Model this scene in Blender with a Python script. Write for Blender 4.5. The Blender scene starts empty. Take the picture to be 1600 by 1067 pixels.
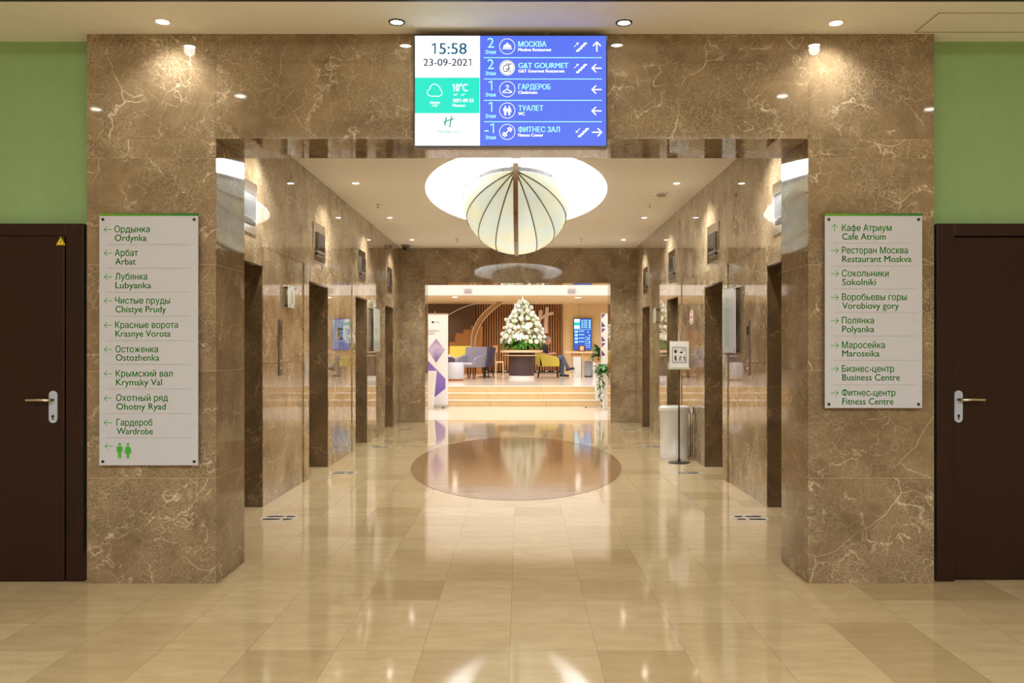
import bpy, math, random, mathutils, mathutils.geometry
from mathutils import Vector, Matrix
random.seed(7)
sc = bpy.context.scene
COL = sc.collection
PI = math.pi

# ------------------------------------------------------------------ camera, world, exposure, large lights
CX, CH, FPX, VX, VY = 0.048, 1.38, 1380.0, 813.0, 545.0      # camera x, height, focal length in px, vanishing point
cam = bpy.data.cameras.new('camera')
cam.sensor_width = 36.0
cam.lens = FPX / 1600 * 36.0
cam.shift_x = -(VX - 800) / 1600
cam.shift_y = (VY - 533.5) / 1600
cam.clip_start = 0.05
camo = bpy.data.objects.new('camera', cam)
COL.objects.link(camo)
camo.location = (CX, 0, CH)
camo.rotation_euler = (PI / 2, 0, 0)
sc.camera = camo
sc.view_settings.view_transform = 'Standard'
sc.view_settings.look = 'None'
sc.view_settings.gamma = 1.0
sc.view_settings.use_curve_mapping = False
sc.view_settings.exposure = 0.12
w = bpy.data.worlds.new('world')
sc.world = w
w.use_nodes = True
w.node_tree.nodes['Background'].inputs[0].default_value = (1.0, 0.9, 0.75, 1)
w.node_tree.nodes['Background'].inputs[1].default_value = 0.05

WARM = (1.0, 0.965, 0.90)
NEUT = (0.94, 0.975, 1.0)
COOL = (0.93, 0.97, 1.0)


def area_light(name, loc, sx, sy, power, color, rot=(0, 0, 0), shape='RECTANGLE', spread=PI, parent=None):
    l = bpy.data.lights.new(name, 'AREA')
    l.shape = shape
    l.size = sx
    l.size_y = sy
    l.energy = power
    l.color = color
    l.spread = spread
    o = bpy.data.objects.new(name, l)
    COL.objects.link(o)
    o.location = loc
    o.rotation_euler = rot
    o.parent = parent
    return o


def spot_light(name, loc, power, color, cone=100, blend=0.7, rot=(0, 0, 0), radius=0.04, parent=None):
    l = bpy.data.lights.new(name, 'SPOT')
    l.energy = power
    l.color = color
    l.spot_size = math.radians(cone)
    l.spot_blend = blend
    l.shadow_soft_size = radius
    o = bpy.data.objects.new(name, l)
    COL.objects.link(o)
    o.location = loc
    o.rotation_euler = rot
    o.parent = parent
    return o


# foyer behind and over the camera: added fill lights, unseen, placed clear of reflections
FOYER_FILL_W, LOBBY_W, ATRIUM_W = 190, 75, 380
for fx in (-2.1, 0.0, 2.1):
    area_light('foyer_fill', (fx, -1.5, 3.86), 1.7, 2.8, FOYER_FILL_W, NEUT)
# lobby: unseen area lights in the atrium (back ceiling: downlights and added spots)
area_light('atrium_light', (-2.4, 21.2, 5.9), 4.0, 7.4, ATRIUM_W, (0.95, 0.945, 1.0))
area_light('atrium_light', (2.4, 21.2, 5.9), 4.0, 7.4, ATRIUM_W, (0.95, 0.945, 1.0))


# ------------------------------------------------------------------ helpers: pixels to places on a known depth
def X(px, y):
    return CX + (px - VX) * y / FPX


def Z(py, y):
    return CH + (VY - py) * y / FPX


# ------------------------------------------------------------------ helpers: mesh builder
class MB:
    def __init__(s):
        s.v = []; s.f = []; s.mi = []; s.rnd = []; s.M = None; s.m = 0; s.r = 0.0

    def raw(s, vs, fs):
        b = len(s.v)
        if s.M is not None:
            vs = [s.M @ Vector(p) for p in vs]
        s.v.extend([tuple(p) for p in vs])
        for f in fs:
            s.f.append(tuple(b + i for i in f)); s.mi.append(s.m); s.rnd.append(s.r)
        return s

    def box(s, x0, x1, y0, y1, z0, z1):
        vs = [(x0, y0, z0), (x1, y0, z0), (x1, y1, z0), (x0, y1, z0), (x0, y0, z1), (x1, y0, z1), (x1, y1, z1), (x0, y1, z1)]
        return s.raw(vs, [(0, 3, 2, 1), (4, 5, 6, 7), (0, 1, 5, 4), (1, 2, 6, 5), (2, 3, 7, 6), (3, 0, 4, 7)])

    def slab(s, x0, x1, y0, y1, z0, z1, g=0.0012):
        s.r = random.random()
        return s.box(x0 + g, x1 - g, y0, y1, z0 + g, z1 - g)

    def slaby(s, x0, x1, y0, y1, z0, z1, g=0.0012):
        s.r = random.random()
        return s.box(x0, x1, y0 + g, y1 - g, z0 + g, z1 - g)

    def lathe(s, prof, n=32, c=(0, 0, 0), sx=1, sy=1, cap=True):
        vs = []; fs = []
        for (r, z) in prof:
            for i in range(n):
                a = 2 * PI * i / n
                vs.append((c[0] + r * math.cos(a) * sx, c[1] + r * math.sin(a) * sy, c[2] + z))
        for k in range(len(prof) - 1):
            for i in range(n):
                j = (i + 1) % n
                fs.append((k * n + i, k * n + j, (k + 1) * n + j, (k + 1) * n + i))
        if cap:
            fs.append(tuple(range(n))[::-1])
            fs.append(tuple((len(prof) - 1) * n + i for i in range(n)))
        return s.raw(vs, fs)

    def tube(s, pts, r, n=8, closed=False, cap=True):
        pts = [Vector(p) for p in pts]
        m = len(pts)
        rs = r if isinstance(r, (list, tuple)) else [r] * m
        vs = []; fs = []
        up = None
        for i, p in enumerate(pts):
            if closed:
                t = pts[(i + 1) % m] - pts[i - 1]
            else:
                t = pts[min(i + 1, m - 1)] - pts[max(i - 1, 0)]
            t.normalize()
            if up is None:
                up = Vector((0, 0, 1)) if abs(t.z) < 0.9 else Vector((1, 0, 0))
            a = t.cross(up)
            if a.length < 1e-6:
                a = t.cross(Vector((0, 1, 0)))
            a.normalize()
            b = a.cross(t); b.normalize(); up = b
            for k in range(n):
                q = 2 * PI * k / n
                vs.append(p + (a * math.cos(q) + b * math.sin(q)) * rs[i])
        for i in range(m if closed else m - 1):
            i2 = (i + 1) % m
            for k in range(n):
                k2 = (k + 1) % n
                fs.append((i * n + k, i * n + k2, i2 * n + k2, i2 * n + k))
        if cap and not closed:
            fs.append(tuple(range(n))[::-1]); fs.append(tuple((m - 1) * n + k for k in range(n)))
        return s.raw(vs, fs)

    def prism(s, poly, a0, a1, axis='y'):
        """poly in the two other axes (x,z for y; y,z for x; x,y for z), extruded along axis from a0 to a1"""
        n = len(poly)
        def P(p, a):
            return {'y': (p[0], a, p[1]), 'x': (a, p[0], p[1]), 'z': (p[0], p[1], a)}[axis]
        vs = [P(p, a0) for p in poly] + [P(p, a1) for p in poly]
        fs = [tuple(range(n)), tuple(range(n, 2 * n))[::-1]]
        for i in range(n):
            j = (i + 1) % n
            fs.append((j, i, n + i, n + j))
        return s.raw(vs, fs)

    def ball(s, c, rx, ry, rz, nu=16, nv=10, fn=None):
        vs = []; fs = []
        for j in range(1, nv):
            t = PI * j / nv
            for i in range(nu):
                a = 2 * PI * i / nu
                d = Vector((math.sin(t) * math.cos(a), math.sin(t) * math.sin(a), math.cos(t)))
                k = fn(d) if fn else 1.0
                vs.append((c[0] + d.x * rx * k, c[1] + d.y * ry * k, c[2] + d.z * rz * k))
        top = len(vs); vs.append((c[0], c[1], c[2] + rz * (fn(Vector((0, 0, 1))) if fn else 1)))
        bot = len(vs); vs.append((c[0], c[1], c[2] - rz * (fn(Vector((0, 0, -1))) if fn else 1)))
        for j in range(nv - 2):
            for i in range(nu):
                k = (i + 1) % nu
                fs.append((j * nu + i, (j + 1) * nu + i, (j + 1) * nu + k, j * nu + k))
        for i in range(nu):
            k = (i + 1) % nu
            fs.append((top, i, k)); fs.append((bot, (nv - 2) * nu + k, (nv - 2) * nu + i))
        return s.raw(vs, fs)

    def grid(s, fn, nu, nv):
        vs = [fn(i / nu, j / nv) for j in range(nv + 1) for i in range(nu + 1)]
        fs = [(j * (nu + 1) + i, j * (nu + 1) + i + 1, (j + 1) * (nu + 1) + i + 1, (j + 1) * (nu + 1) + i) for j in range(nv) for i in range(nu)]
        return s.raw(vs, fs)

    def leaf(s, base, d, length, width, droop=0.4, up=Vector((0, 0, 1))):
        d = Vector(d).normalized(); b = Vector(base)
        side = d.cross(up)
        if side.length < 1e-4:
            side = Vector((1, 0, 0))
        side.normalize(); nrm = side.cross(d)
        vs = []; fs = []
        n = 5
        for i in range(n + 1):
            t = i / n
            c = b + d * length * t - Vector((0, 0, 1)) * droop * length * t * t
            wd = width * math.sin(PI * min(1, t * 0.92 + 0.06)) * 0.5
            vs += [c - side * wd + nrm * wd * 0.25, c, c + side * wd + nrm * wd * 0.25]
        for i in range(n):
            a = i * 3
            fs += [(a, a + 1, a + 4, a + 3), (a + 1, a + 2, a + 5, a + 4)]
        return s.raw(vs, fs)

    def mesh(s, name, mats, smooth=None):
        me = bpy.data.meshes.new(name)
        me.from_pydata(s.v, [], s.f)
        for m in (mats if isinstance(mats, (list, tuple)) else [mats]):
            me.materials.append(m)
        me.polygons.foreach_set('material_index', s.mi)
        at = me.attributes.new('rnd', 'FLOAT', 'FACE')
        at.data.foreach_set('value', s.rnd)
        if smooth is not None:
            me.polygons.foreach_set('use_smooth', [True] * len(me.polygons))
            if smooth < 179:
                me.set_sharp_from_angle(angle=math.radians(smooth))
        me.update()
        return me

    def build(s, name, mats, parent=None, smooth=None, bevel=0, seg=2, subsurf=0, label=None, loc=None):
        o = bpy.data.objects.new(name, s.mesh(name, mats, smooth))
        COL.objects.link(o)
        o.parent = parent
        if loc is not None:
            o.location = loc
        if bevel:
            md = o.modifiers.new('bevel', 'BEVEL'); md.width = bevel; md.segments = seg; md.limit_method = 'ANGLE'; md.angle_limit = math.radians(40)
        if subsurf:
            md = o.modifiers.new('subsurf', 'SUBSURF'); md.levels = subsurf; md.render_levels = subsurf
        if label:
            o['label'] = label
        return o


def thing(name, label, cat, loc=(0, 0, 0), rotz=0, group=None):
    o = bpy.data.objects.new(name, None)
    COL.objects.link(o)
    o.empty_display_size = 0.1
    o.location = loc
    o.rotation_euler = (0, 0, rotz)
    o['label'] = label; o['category'] = cat
    if group:
        o['group'] = group
    return o


def tag(o, label, cat, group=None):
    o['label'] = label; o['category'] = cat
    if group:
        o['group'] = group
    return o


def struct(o):
    o['kind'] = 'structure'
    return o


def dup(root, loc, rotz, label, group=None):
    r = root.copy(); COL.objects.link(r)
    r.location = loc; r.rotation_euler = (0, 0, rotz)
    r['label'] = label
    if group:
        r['group'] = group
    for ch in list(root.children):
        c = ch.copy(); COL.objects.link(c); c.parent = r
        for g in list(ch.children):
            d = g.copy(); COL.objects.link(d); d.parent = c
    return r


# ------------------------------------------------------------------ helpers: materials
def srgb(r, g, b):
    f = lambda c: (c / 255 / 12.92) if c / 255 <= 0.04045 else ((c / 255 + 0.055) / 1.055) ** 2.4
    return (f(r), f(g), f(b), 1)


class NT:
    def __init__(s, name):
        s.mat = bpy.data.materials.new(name); s.mat.use_nodes = True
        s.t = s.mat.node_tree; s.b = s.t.nodes['Principled BSDF']

    def n(s, typ, **kw):
        nd = s.t.nodes.new(typ)
        for k, v in kw.items():
            if k.startswith('i_'):
                key = k[2:]
                nd.inputs[int(key) if key.isdigit() else key].default_value = v
            else:
                setattr(nd, k, v)
        return nd

    def l(s, a, b):
        s.t.links.new(a, b)

    def math(s, op, a, b=None, c=None):
        nd = s.n('ShaderNodeMath', operation=op)
        for i, q in enumerate((a, b, c)):
            if q is None:
                continue
            if isinstance(q, (int, float)):
                nd.inputs[i].default_value = q
            else:
                s.l(q, nd.inputs[i])
        return nd.outputs[0]

    def ramp(s, fac, stops):
        nd = s.n('ShaderNodeValToRGB')
        e = nd.color_ramp.elements
        while len(e) < len(stops):
            e.new(0.5)
        for k, (p, c) in enumerate(stops):
            e[k].position = p; e[k].color = c
        s.l(fac, nd.inputs[0])
        return nd.outputs[0]

    def mix(s, fac, a, b, mode='MIX'):
        nd = s.n('ShaderNodeMix', data_type='RGBA', blend_type=mode)
        for sock, q in ((nd.inputs[0], fac), (nd.inputs[6], a), (nd.inputs[7], b)):
            if isinstance(q, (int, float, tuple)):
                sock.default_value = q
            else:
                s.l(q, sock)
        return nd.outputs[2]


def plain(name, col, rough=0.5, metal=0.0, var=0.06, scale=14, spec=0.5, bump=0.0, coat=0.0):
    """procedural paint / fabric / metal: the colour with a slight noise mottling"""
    k = NT(name)
    tc = k.n('ShaderNodeTexCoord')
    nz = k.n('ShaderNodeTexNoise', i_Scale=scale, i_Detail=4.0)
    k.l(tc.outputs['Object'], nz.inputs['Vector'])
    d = tuple(max(0, c * (1 - var)) for c in col[:3]) + (1,)
    h = tuple(min(1, c * (1 + var)) for c in col[:3]) + (1,)
    c = k.ramp(nz.outputs[0], [(0.3, d), (0.7, h)])
    k.l(c, k.b.inputs['Base Color'])
    k.b.inputs['Roughness'].default_value = rough
    k.b.inputs['Metallic'].default_value = metal
    k.b.inputs['Specular IOR Level'].default_value = spec
    k.b.inputs['Coat Weight'].default_value = coat
    if bump:
        bp = k.n('ShaderNodeBump', i_Strength=bump, i_Distance=0.01)
        k.l(nz.outputs[0], bp.inputs['Height']); k.l(bp.outputs[0], k.b.inputs['Normal'])
    return k.mat


def glow(name, col, strength):
    k = NT(name)
    k.b.inputs['Base Color'].default_value = (0.02, 0.02, 0.02, 1)
    k.b.inputs['Emission Color'].default_value = col
    k.b.inputs['Emission Strength'].default_value = strength
    k.b.inputs['Roughness'].default_value = 0.4
    k.b.inputs['Specular IOR Level'].default_value = 0.2
    return k.mat


def marble(name, dark, light, vein, rough=0.05, fine=1.0, vein_amt=1.0, net=1.0):
    k = NT(name)
    tc = k.n('ShaderNodeTexCoord')
    at = k.n('ShaderNodeAttribute', attribute_name='rnd')
    off = k.n('ShaderNodeVectorMath', operation='SCALE', i_0=(37.0, 91.0, 53.0))
    k.l(at.outputs['Fac'], off.inputs['Scale'])
    add = k.n('ShaderNodeVectorMath', operation='ADD')
    k.l(tc.outputs['Object'], add.inputs[0]); k.l(off.outputs[0], add.inputs[1])
    P = add.outputs[0]

    def warp(scale, amt, detail=3.0):
        nz = k.n('ShaderNodeTexNoise', i_Scale=scale, i_Detail=detail)
        k.l(P, nz.inputs['Vector'])
        sub = k.n('ShaderNodeVectorMath', operation='SUBTRACT', i_1=(0.5, 0.5, 0.5))
        k.l(nz.outputs['Color'], sub.inputs[0])
        ma = k.n('ShaderNodeVectorMath', operation='MULTIPLY_ADD', i_1=(amt, amt, amt))
        k.l(sub.outputs[0], ma.inputs[0]); k.l(P, ma.inputs[2])
        return ma.outputs[0]

    def noise(vec, scale, detail=5.0, rough_=0.6):
        nz = k.n('ShaderNodeTexNoise', i_Scale=scale, i_Detail=detail, i_Roughness=rough_)
        k.l(vec, nz.inputs['Vector'])
        return nz.outputs[0]

    def lines(vec, scale, width):
        v = k.n('ShaderNodeTexVoronoi', feature='DISTANCE_TO_EDGE', i_Scale=scale)
        k.l(vec, v.inputs['Vector'])
        return k.ramp(v.outputs['Distance'], [(0.0, (1, 1, 1, 1)), (width, (0, 0, 0, 1))])

    def ridge(vec, scale, width, detail=4.0):
        q = noise(vec, scale, detail, 0.55)
        a = k.math('ABSOLUTE', k.math('SUBTRACT', q, 0.5))
        return k.ramp(a, [(0.0, (1, 1, 1, 1)), (width, (0, 0, 0, 1))])

    base = k.ramp(noise(warp(2.0, 0.5), 3.4, 9.0, 0.72), [(0.28, dark), (0.5, tuple((a + b) / 2 for a, b in zip(dark, light))), (0.74, light)])
    w1 = warp(6.0, 0.16, 6.0)
    w0 = warp(14.0, 0.07, 4.0)
    w2 = warp(1.5, 0.5, 8.0)
    patch = k.ramp(noise(P, 2.4, 4.0), [(0.40, (0.05,) * 3 + (1,)), (0.66, (1, 1, 1, 1))])
    patch2 = k.ramp(noise(w0, 4.6, 5.0), [(0.42, (0.0,) * 3 + (1,)), (0.60, (1, 1, 1, 1))])
    patch3 = k.ramp(noise(P, 1.7, 3.0), [(0.47, (0.0,) * 3 + (1,)), (0.60, (1, 1, 1, 1))])
    fine_v = k.math('MULTIPLY', lines(w1, 34.0 * fine, 0.05), patch)
    mid_v = k.math('MULTIPLY', lines(w1, 10.0 * fine, 0.020), patch2)
    grain = k.math('MULTIPLY', lines(w0, 60.0 * fine, 0.10), patch)
    hair = k.math('MULTIPLY', ridge(w2, 1.3, 0.0045, 6.0), patch2)
    crack = k.math('MULTIPLY', lines(w2, 1.4, 0.0045), patch3)
    tot = k.math('ADD', k.math('MULTIPLY', fine_v, 0.27 * vein_amt * net), k.math('MULTIPLY', mid_v, 0.40 * vein_amt))
    tot = k.math('ADD', tot, k.math('MULTIPLY', k.math('MAXIMUM', crack, hair), 0.72 * vein_amt))
    tot = k.math('ADD', tot, k.math('MULTIPLY', grain, 0.20 * vein_amt * net))
    tot = k.math('MINIMUM', tot, 0.85)
    c = k.mix(tot, base, vein)
    k.l(c, k.b.inputs['Base Color'])
    k.b.inputs['Roughness'].default_value = rough
    k.b.inputs['Specular IOR Level'].default_value = 0.5
    k.b.inputs['IOR'].default_value = 1.55
    return k.mat


M_MARBLE = marble('emperador_marble', srgb(98, 81, 59), srgb(152, 131, 101), srgb(214, 200, 172), rough=.035, vein_amt=1.25, net=1.25)
M_MARBLE_WALL = marble('emperador_marble_hall', srgb(100, 82, 58), srgb(156, 133, 101), srgb(218, 204, 176), rough=.025, vein_amt=1.5, net=2.3)
M_MARBLE_REVEAL = marble('emperador_marble_reveal_shade', srgb(70, 54, 36), srgb(108, 86, 58), srgb(168, 146, 112), rough=.05, vein_amt=1.1)  # added reveal linings; recess shade partly put into this darker colour
M_GROUT = plain('pale_grout', srgb(188, 164, 124), 0.6)


def floor_material():
    k = NT('beige_floor_tile')
    tc = k.n('ShaderNodeTexCoord')
    sp = k.n('ShaderNodeSeparateXYZ'); k.l(tc.outputs['Object'], sp.inputs[0])
    T, TY = 0.40, 0.405
    u = k.math('DIVIDE', k.math('ADD', sp.outputs[0], 0.0), T)
    v = k.math('DIVIDE', k.math('SUBTRACT', sp.outputs[1], 4.04), TY)
    fu, fv = k.math('FLOOR', u), k.math('FLOOR', v)
    cb = k.n('ShaderNodeCombineXYZ'); k.l(fu, cb.inputs[0]); k.l(fv, cb.inputs[1])
    wn = k.n('ShaderNodeTexWhiteNoise'); k.l(cb.outputs[0], wn.inputs['Vector'])
    # streaky vein-free limestone clouds, offset per tile
    offs = k.n('ShaderNodeVectorMath', operation='MULTIPLY_ADD', i_1=(40, 40, 40))
    k.l(wn.outputs['Color'], offs.inputs[0]); k.l(tc.outputs['Object'], offs.inputs[2])
    st = k.n('ShaderNodeVectorMath', operation='MULTIPLY', i_1=(1.0, 3.0, 1.0)); k.l(offs.outputs[0], st.inputs[0])
    nz = k.n('ShaderNodeTexNoise', i_Scale=4.0, i_Detail=7.0, i_Roughness=0.65); k.l(st.outputs[0], nz.inputs['Vector'])
    sp2 = k.n('ShaderNodeTexNoise', i_Scale=60.0, i_Detail=3.0, i_Roughness=0.6); k.l(st.outputs[0], sp2.inputs['Vector'])
    c = k.ramp(nz.outputs[0], [(0.3, srgb(196, 175, 136)), (0.7, srgb(212, 193, 155))])
    tint = k.ramp(wn.outputs['Value'], [(0.0, srgb(226, 220, 210)), (0.18, srgb(246, 243, 238)), (1.0, (1, 1, 1, 1))])
    c = k.mix(1.0, c, tint, 'MULTIPLY')
    spk = k.ramp(sp2.outputs[0], [(0.30, srgb(160, 140, 110)), (0.40, (1, 1, 1, 1))])
    c = k.mix(0.35, c, spk, 'MULTIPLY')
    ju = k.math('ABSOLUTE', k.math('SUBTRACT', k.math('FRACT', u), 0.5))
    jv = k.math('ABSOLUTE', k.math('SUBTRACT', k.math('FRACT', v), 0.5))
    jt = k.math('GREATER_THAN', k.math('MAXIMUM', ju, jv), 0.5 - 0.0028)
    c = k.mix(k.math('MULTIPLY', jt, 0.7), c, srgb(120, 98, 66))
    k.l(c, k.b.inputs['Base Color'])
    nb = k.n('ShaderNodeTexNoise', i_Scale=2.5, i_Detail=2.0); k.l(tc.outputs['Object'], nb.inputs['Vector'])
    rr = k.n('ShaderNodeMapRange', i_3=0.045, i_4=0.09); k.l(nb.outputs[0], rr.inputs[0])
    k.l(rr.outputs[0], k.b.inputs['Roughness'])
    # each tile lies a hair out of level, so reflections break at the joints
    sub = k.n('ShaderNodeVectorMath', operation='SUBTRACT', i_1=(0.5, 0.5, 0.5)); k.l(wn.outputs['Color'], sub.inputs[0])
    tl = k.n('ShaderNodeVectorMath', operation='MULTIPLY', i_1=(0.003, 0.003, 0.0)); k.l(sub.outputs[0], tl.inputs[0])
    geo = k.n('ShaderNodeNewGeometry')
    an = k.n('ShaderNodeVectorMath', operation='ADD'); k.l(geo.outputs['Normal'], an.inputs[0]); k.l(tl.outputs[0], an.inputs[1])
    nn = k.n('ShaderNodeVectorMath', operation='NORMALIZE'); k.l(an.outputs[0], nn.inputs[0])
    k.l(nn.outputs[0], k.b.inputs['Normal'])
    k.b.inputs['IOR'].default_value = 1.52
    return k.mat


def inlay_material():
    k = NT('brown_floor_inlay')
    tc = k.n('ShaderNodeTexCoord')
    st = k.n('ShaderNodeVectorMath', operation='MULTIPLY', i_1=(0.8, 4.5, 1.0)); k.l(tc.outputs['Object'], st.inputs[0])
    nz = k.n('ShaderNodeTexNoise', i_Scale=3.6, i_Detail=10.0, i_Roughness=0.74, i_Distortion=0.8); k.l(st.outputs[0], nz.inputs['Vector'])
    c = k.ramp(nz.outputs[0], [(0.28, srgb(112, 84, 56)), (0.5, srgb(146, 114, 80)), (0.66, srgb(172, 142, 106)), (0.74, srgb(196, 168, 132))])
    k.l(c, k.b.inputs['Base Color'])
    k.b.inputs['Roughness'].default_value = 0.085
    return k.mat


def wood_material(name, c0, c1, rough=0.35, axis='z', scale=6):
    k = NT(name)
    tc = k.n('ShaderNodeTexCoord')
    sc_ = {'z': (9, 9, 0.7), 'x': (0.7, 9, 9), 'y': (9, 0.7, 9)}[axis]
    st = k.n('ShaderNodeVectorMath', operation='MULTIPLY', i_1=sc_); k.l(tc.outputs['Object'], st.inputs[0])
    nz = k.n('ShaderNodeTexNoise', i_Scale=scale, i_Detail=6.0, i_Roughness=0.6, i_Distortion=0.4); k.l(st.outputs[0], nz.inputs['Vector'])
    k.l(k.ramp(nz.outputs[0], [(0.3, c0), (0.7, c1)]), k.b.inputs['Base Color'])
    k.b.inputs['Roughness'].default_value = rough
    k.b.inputs['Specular IOR Level'].default_value = 0.35
    return k.mat


M_FLOOR = floor_material()
M_INLAY = inlay_material()
M_CEIL = plain('cream_ceiling_paint', srgb(242, 238, 230), 0.75, var=0.02)
M_WHITE_PAINT = plain('white_paint', srgb(244, 242, 240), 0.7, var=0.02)
M_GREEN_WALL = plain('green_wall_paint', srgb(136, 170, 116), 0.7, var=0.03)
M_CREAM_WALL = plain('cream_wall_paint', srgb(232, 206, 162), 0.7, var=0.03)
M_DOOR = wood_material('dark_wenge_door', srgb(26, 9, 8), srgb(44, 18, 13), 0.35)
M_STEEL = plain('brushed_steel', (0.62, 0.61, 0.6, 1), 0.28, 1.0, 0.08, 40)
M_CHROME = plain('polished_steel', (0.75, 0.74, 0.72, 1), 0.12, 1.0, 0.04, 30)
M_BRASSY = plain('satin_lever_metal', srgb(206, 197, 184), 0.25, 1.0, 0.05, 30)
M_PLATE = plain('satin_door_plate', srgb(176, 190, 208), 0.3, 0.15, 0.03, 40)
M_BLACK = plain('black_plastic', (0.012, 0.012, 0.014, 1), 0.3)
M_DARKGLASS = plain('dark_display_glass', (0.015, 0.014, 0.016, 1), 0.06)
M_DARKMETAL = plain('dark_bronze_metal', srgb(62, 50, 40), 0.35, 0.7)
M_PANEL = plain('brown_anodised_panel', srgb(104, 86, 76), 0.35, 0.6)
M_SIGN = plain('white_back_painted_glass', srgb(194, 198, 208), 0.12, var=0.01)
M_SIGN_GREEN = plain('green_sign_print', srgb(60, 168, 50), 0.4, var=0.02)
M_SIGN_LINE = plain('grey_sign_rule', srgb(168, 170, 174), 0.4, var=0.02)
M_WHITE_PL = plain('white_plastic', srgb(232, 232, 230), 0.35, var=0.02)
M_PAPER = plain('white_paper', srgb(240, 240, 238), 0.6, var=0.01)
M_INK = plain('black_ink', (0.015, 0.015, 0.018, 1), 0.6)


def gradient_green():
    k = NT('green_sign_band')
    tc = k.n('ShaderNodeTexCoord')
    sp = k.n('ShaderNodeSeparateXYZ'); k.l(tc.outputs['Generated'], sp.inputs[0])
    k.l(k.ramp(sp.outputs[0], [(0, srgb(92, 158, 24)), (1, srgb(10, 118, 44))]), k.b.inputs['Base Color'])
    k.b.inputs['Roughness'].default_value = 0.15
    return k.mat


M_SIGN_BAND = gradient_green()

# ------------------------------------------------------------------ helpers: flat print (text and pictograms on a plate)
_tx = {}


def text2d(s, bold=0.0, shear=0.0, spacing=1.0):
    """glyph outlines of a line of text, filled by winding number so that overlapping strokes stay solid"""
    key = (s, bold, shear, spacing)
    if key in _tx:
        return _tx[key]
    cu = bpy.data.curves.new('t', 'FONT')
    cu.body = s; cu.size = 1.0; cu.shear = shear; cu.space_character = spacing
    cu.fill_mode = 'NONE'; cu.resolution_u = 3
    ob = bpy.data.objects.new('t', cu); COL.objects.link(ob)
    dg = bpy.context.evaluated_depsgraph_get()
    me = bpy.data.meshes.new_from_object(ob.evaluated_get(dg))
    P = [(v.co.x, v.co.y) for v in me.vertices]
    nxt = {e.vertices[0]: e.vertices[1] for e in me.edges}
    if len(nxt) != len(me.edges):
        adj = {}
        for e in me.edges:
            adj.setdefault(e.vertices[0], []).append(e.vertices[1]); adj.setdefault(e.vertices[1], []).append(e.vertices[0])
        nxt = {}
        seen = set()
        for st in range(len(P)):
            if st in seen or st not in adj:
                continue
            cur, prev = st, None
            while cur not in seen:
                seen.add(cur)
                c = sorted(q for q in adj[cur] if q != prev and q not in seen)
                if not c:
                    nxt[cur] = st
                    break
                q = cur + 1 if cur + 1 in c else c[0]
                nxt[cur] = q; prev = cur; cur = q
    bpy.data.objects.remove(ob); bpy.data.curves.remove(cu); bpy.data.meshes.remove(me)
    loops = []; seen = set()
    for st in range(len(P)):
        if st in seen or st not in nxt:
            continue
        lp = []; c = st
        while c not in seen and c in nxt:
            seen.add(c); lp.append(P[c]); c = nxt[c]
        loops.append(lp)
    # the built-in digit one is a bare stem: give it its flag
    x_lo = None
    lp1 = []
    for lp in loops:
        xs = [p[0] for p in lp]; ys_ = [p[1] for p in lp]
        if len(lp) == 4 and '1' in s and shear == 0 and .08 < max(xs) - min(xs) < .12 and abs(min(ys_)) < .01 and .64 < max(ys_) < .70:
            a_, b_, h_ = min(xs), max(xs), max(ys_)
            q = [(a_ + .05, 0), (b_ + .02, 0), (b_ + .02, h_), (a_ + .06, h_), (a_ - .12, h_ - .10), (a_ - .08, h_ - .17), (a_ + .05, h_ - .09)]
            ar = sum(lp[i][0] * lp[(i + 1) % 4][1] - lp[(i + 1) % 4][0] * lp[i][1] for i in range(4))
            lp1.append(q if ar > 0 else q[::-1])
        else:
            lp1.append(lp)
    loops = lp1
    vs = []; fs = []
    # triangulate group by group (glyphs do not overlap each other's x range by much; windings are summed over all loops)
    co = []; ed = []
    for lp in loops:
        b0 = len(co); co += [Vector(p) for p in lp]; ed += [(b0 + i, b0 + (i + 1) % len(lp)) for i in range(len(lp))]
    ov, oe, of, _, _, _ = mathutils.geometry.delaunay_2d_cdt(co, ed, [], 0, 1e-6)
    bb = [(min(p[0] for p in lp), max(p[0] for p in lp)) for lp in loops]
    vs = [(p.x, p.y) for p in ov]
    for f in of:
        x = sum(vs[i][0] for i in f) / 3; y = sum(vs[i][1] for i in f) / 3
        wn = 0
        for lp, (xl, xh) in zip(loops, bb):
            if not (xl <= x <= xh):
                continue
            for i in range(len(lp)):
                (x0, y0), (x1, y1) = lp[i], lp[(i + 1) % len(lp)]
                if (y0 <= y) != (y1 <= y):
                    xc = x0 + (y - y0) / (y1 - y0) * (x1 - x0)
                    if xc > x:
                        wn += 1 if y1 > y0 else -1
        if wn:
            fs.append(tuple(f))
    used = sorted({i for f in fs for i in f}); mp = {q: i for i, q in enumerate(used)}
    _tx[key] = ([vs[i] for i in used], [tuple(mp[i] for i in f) for f in fs])
    return _tx[key]


CAP = max(p[1] for p in text2d('H')[0])


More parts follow.
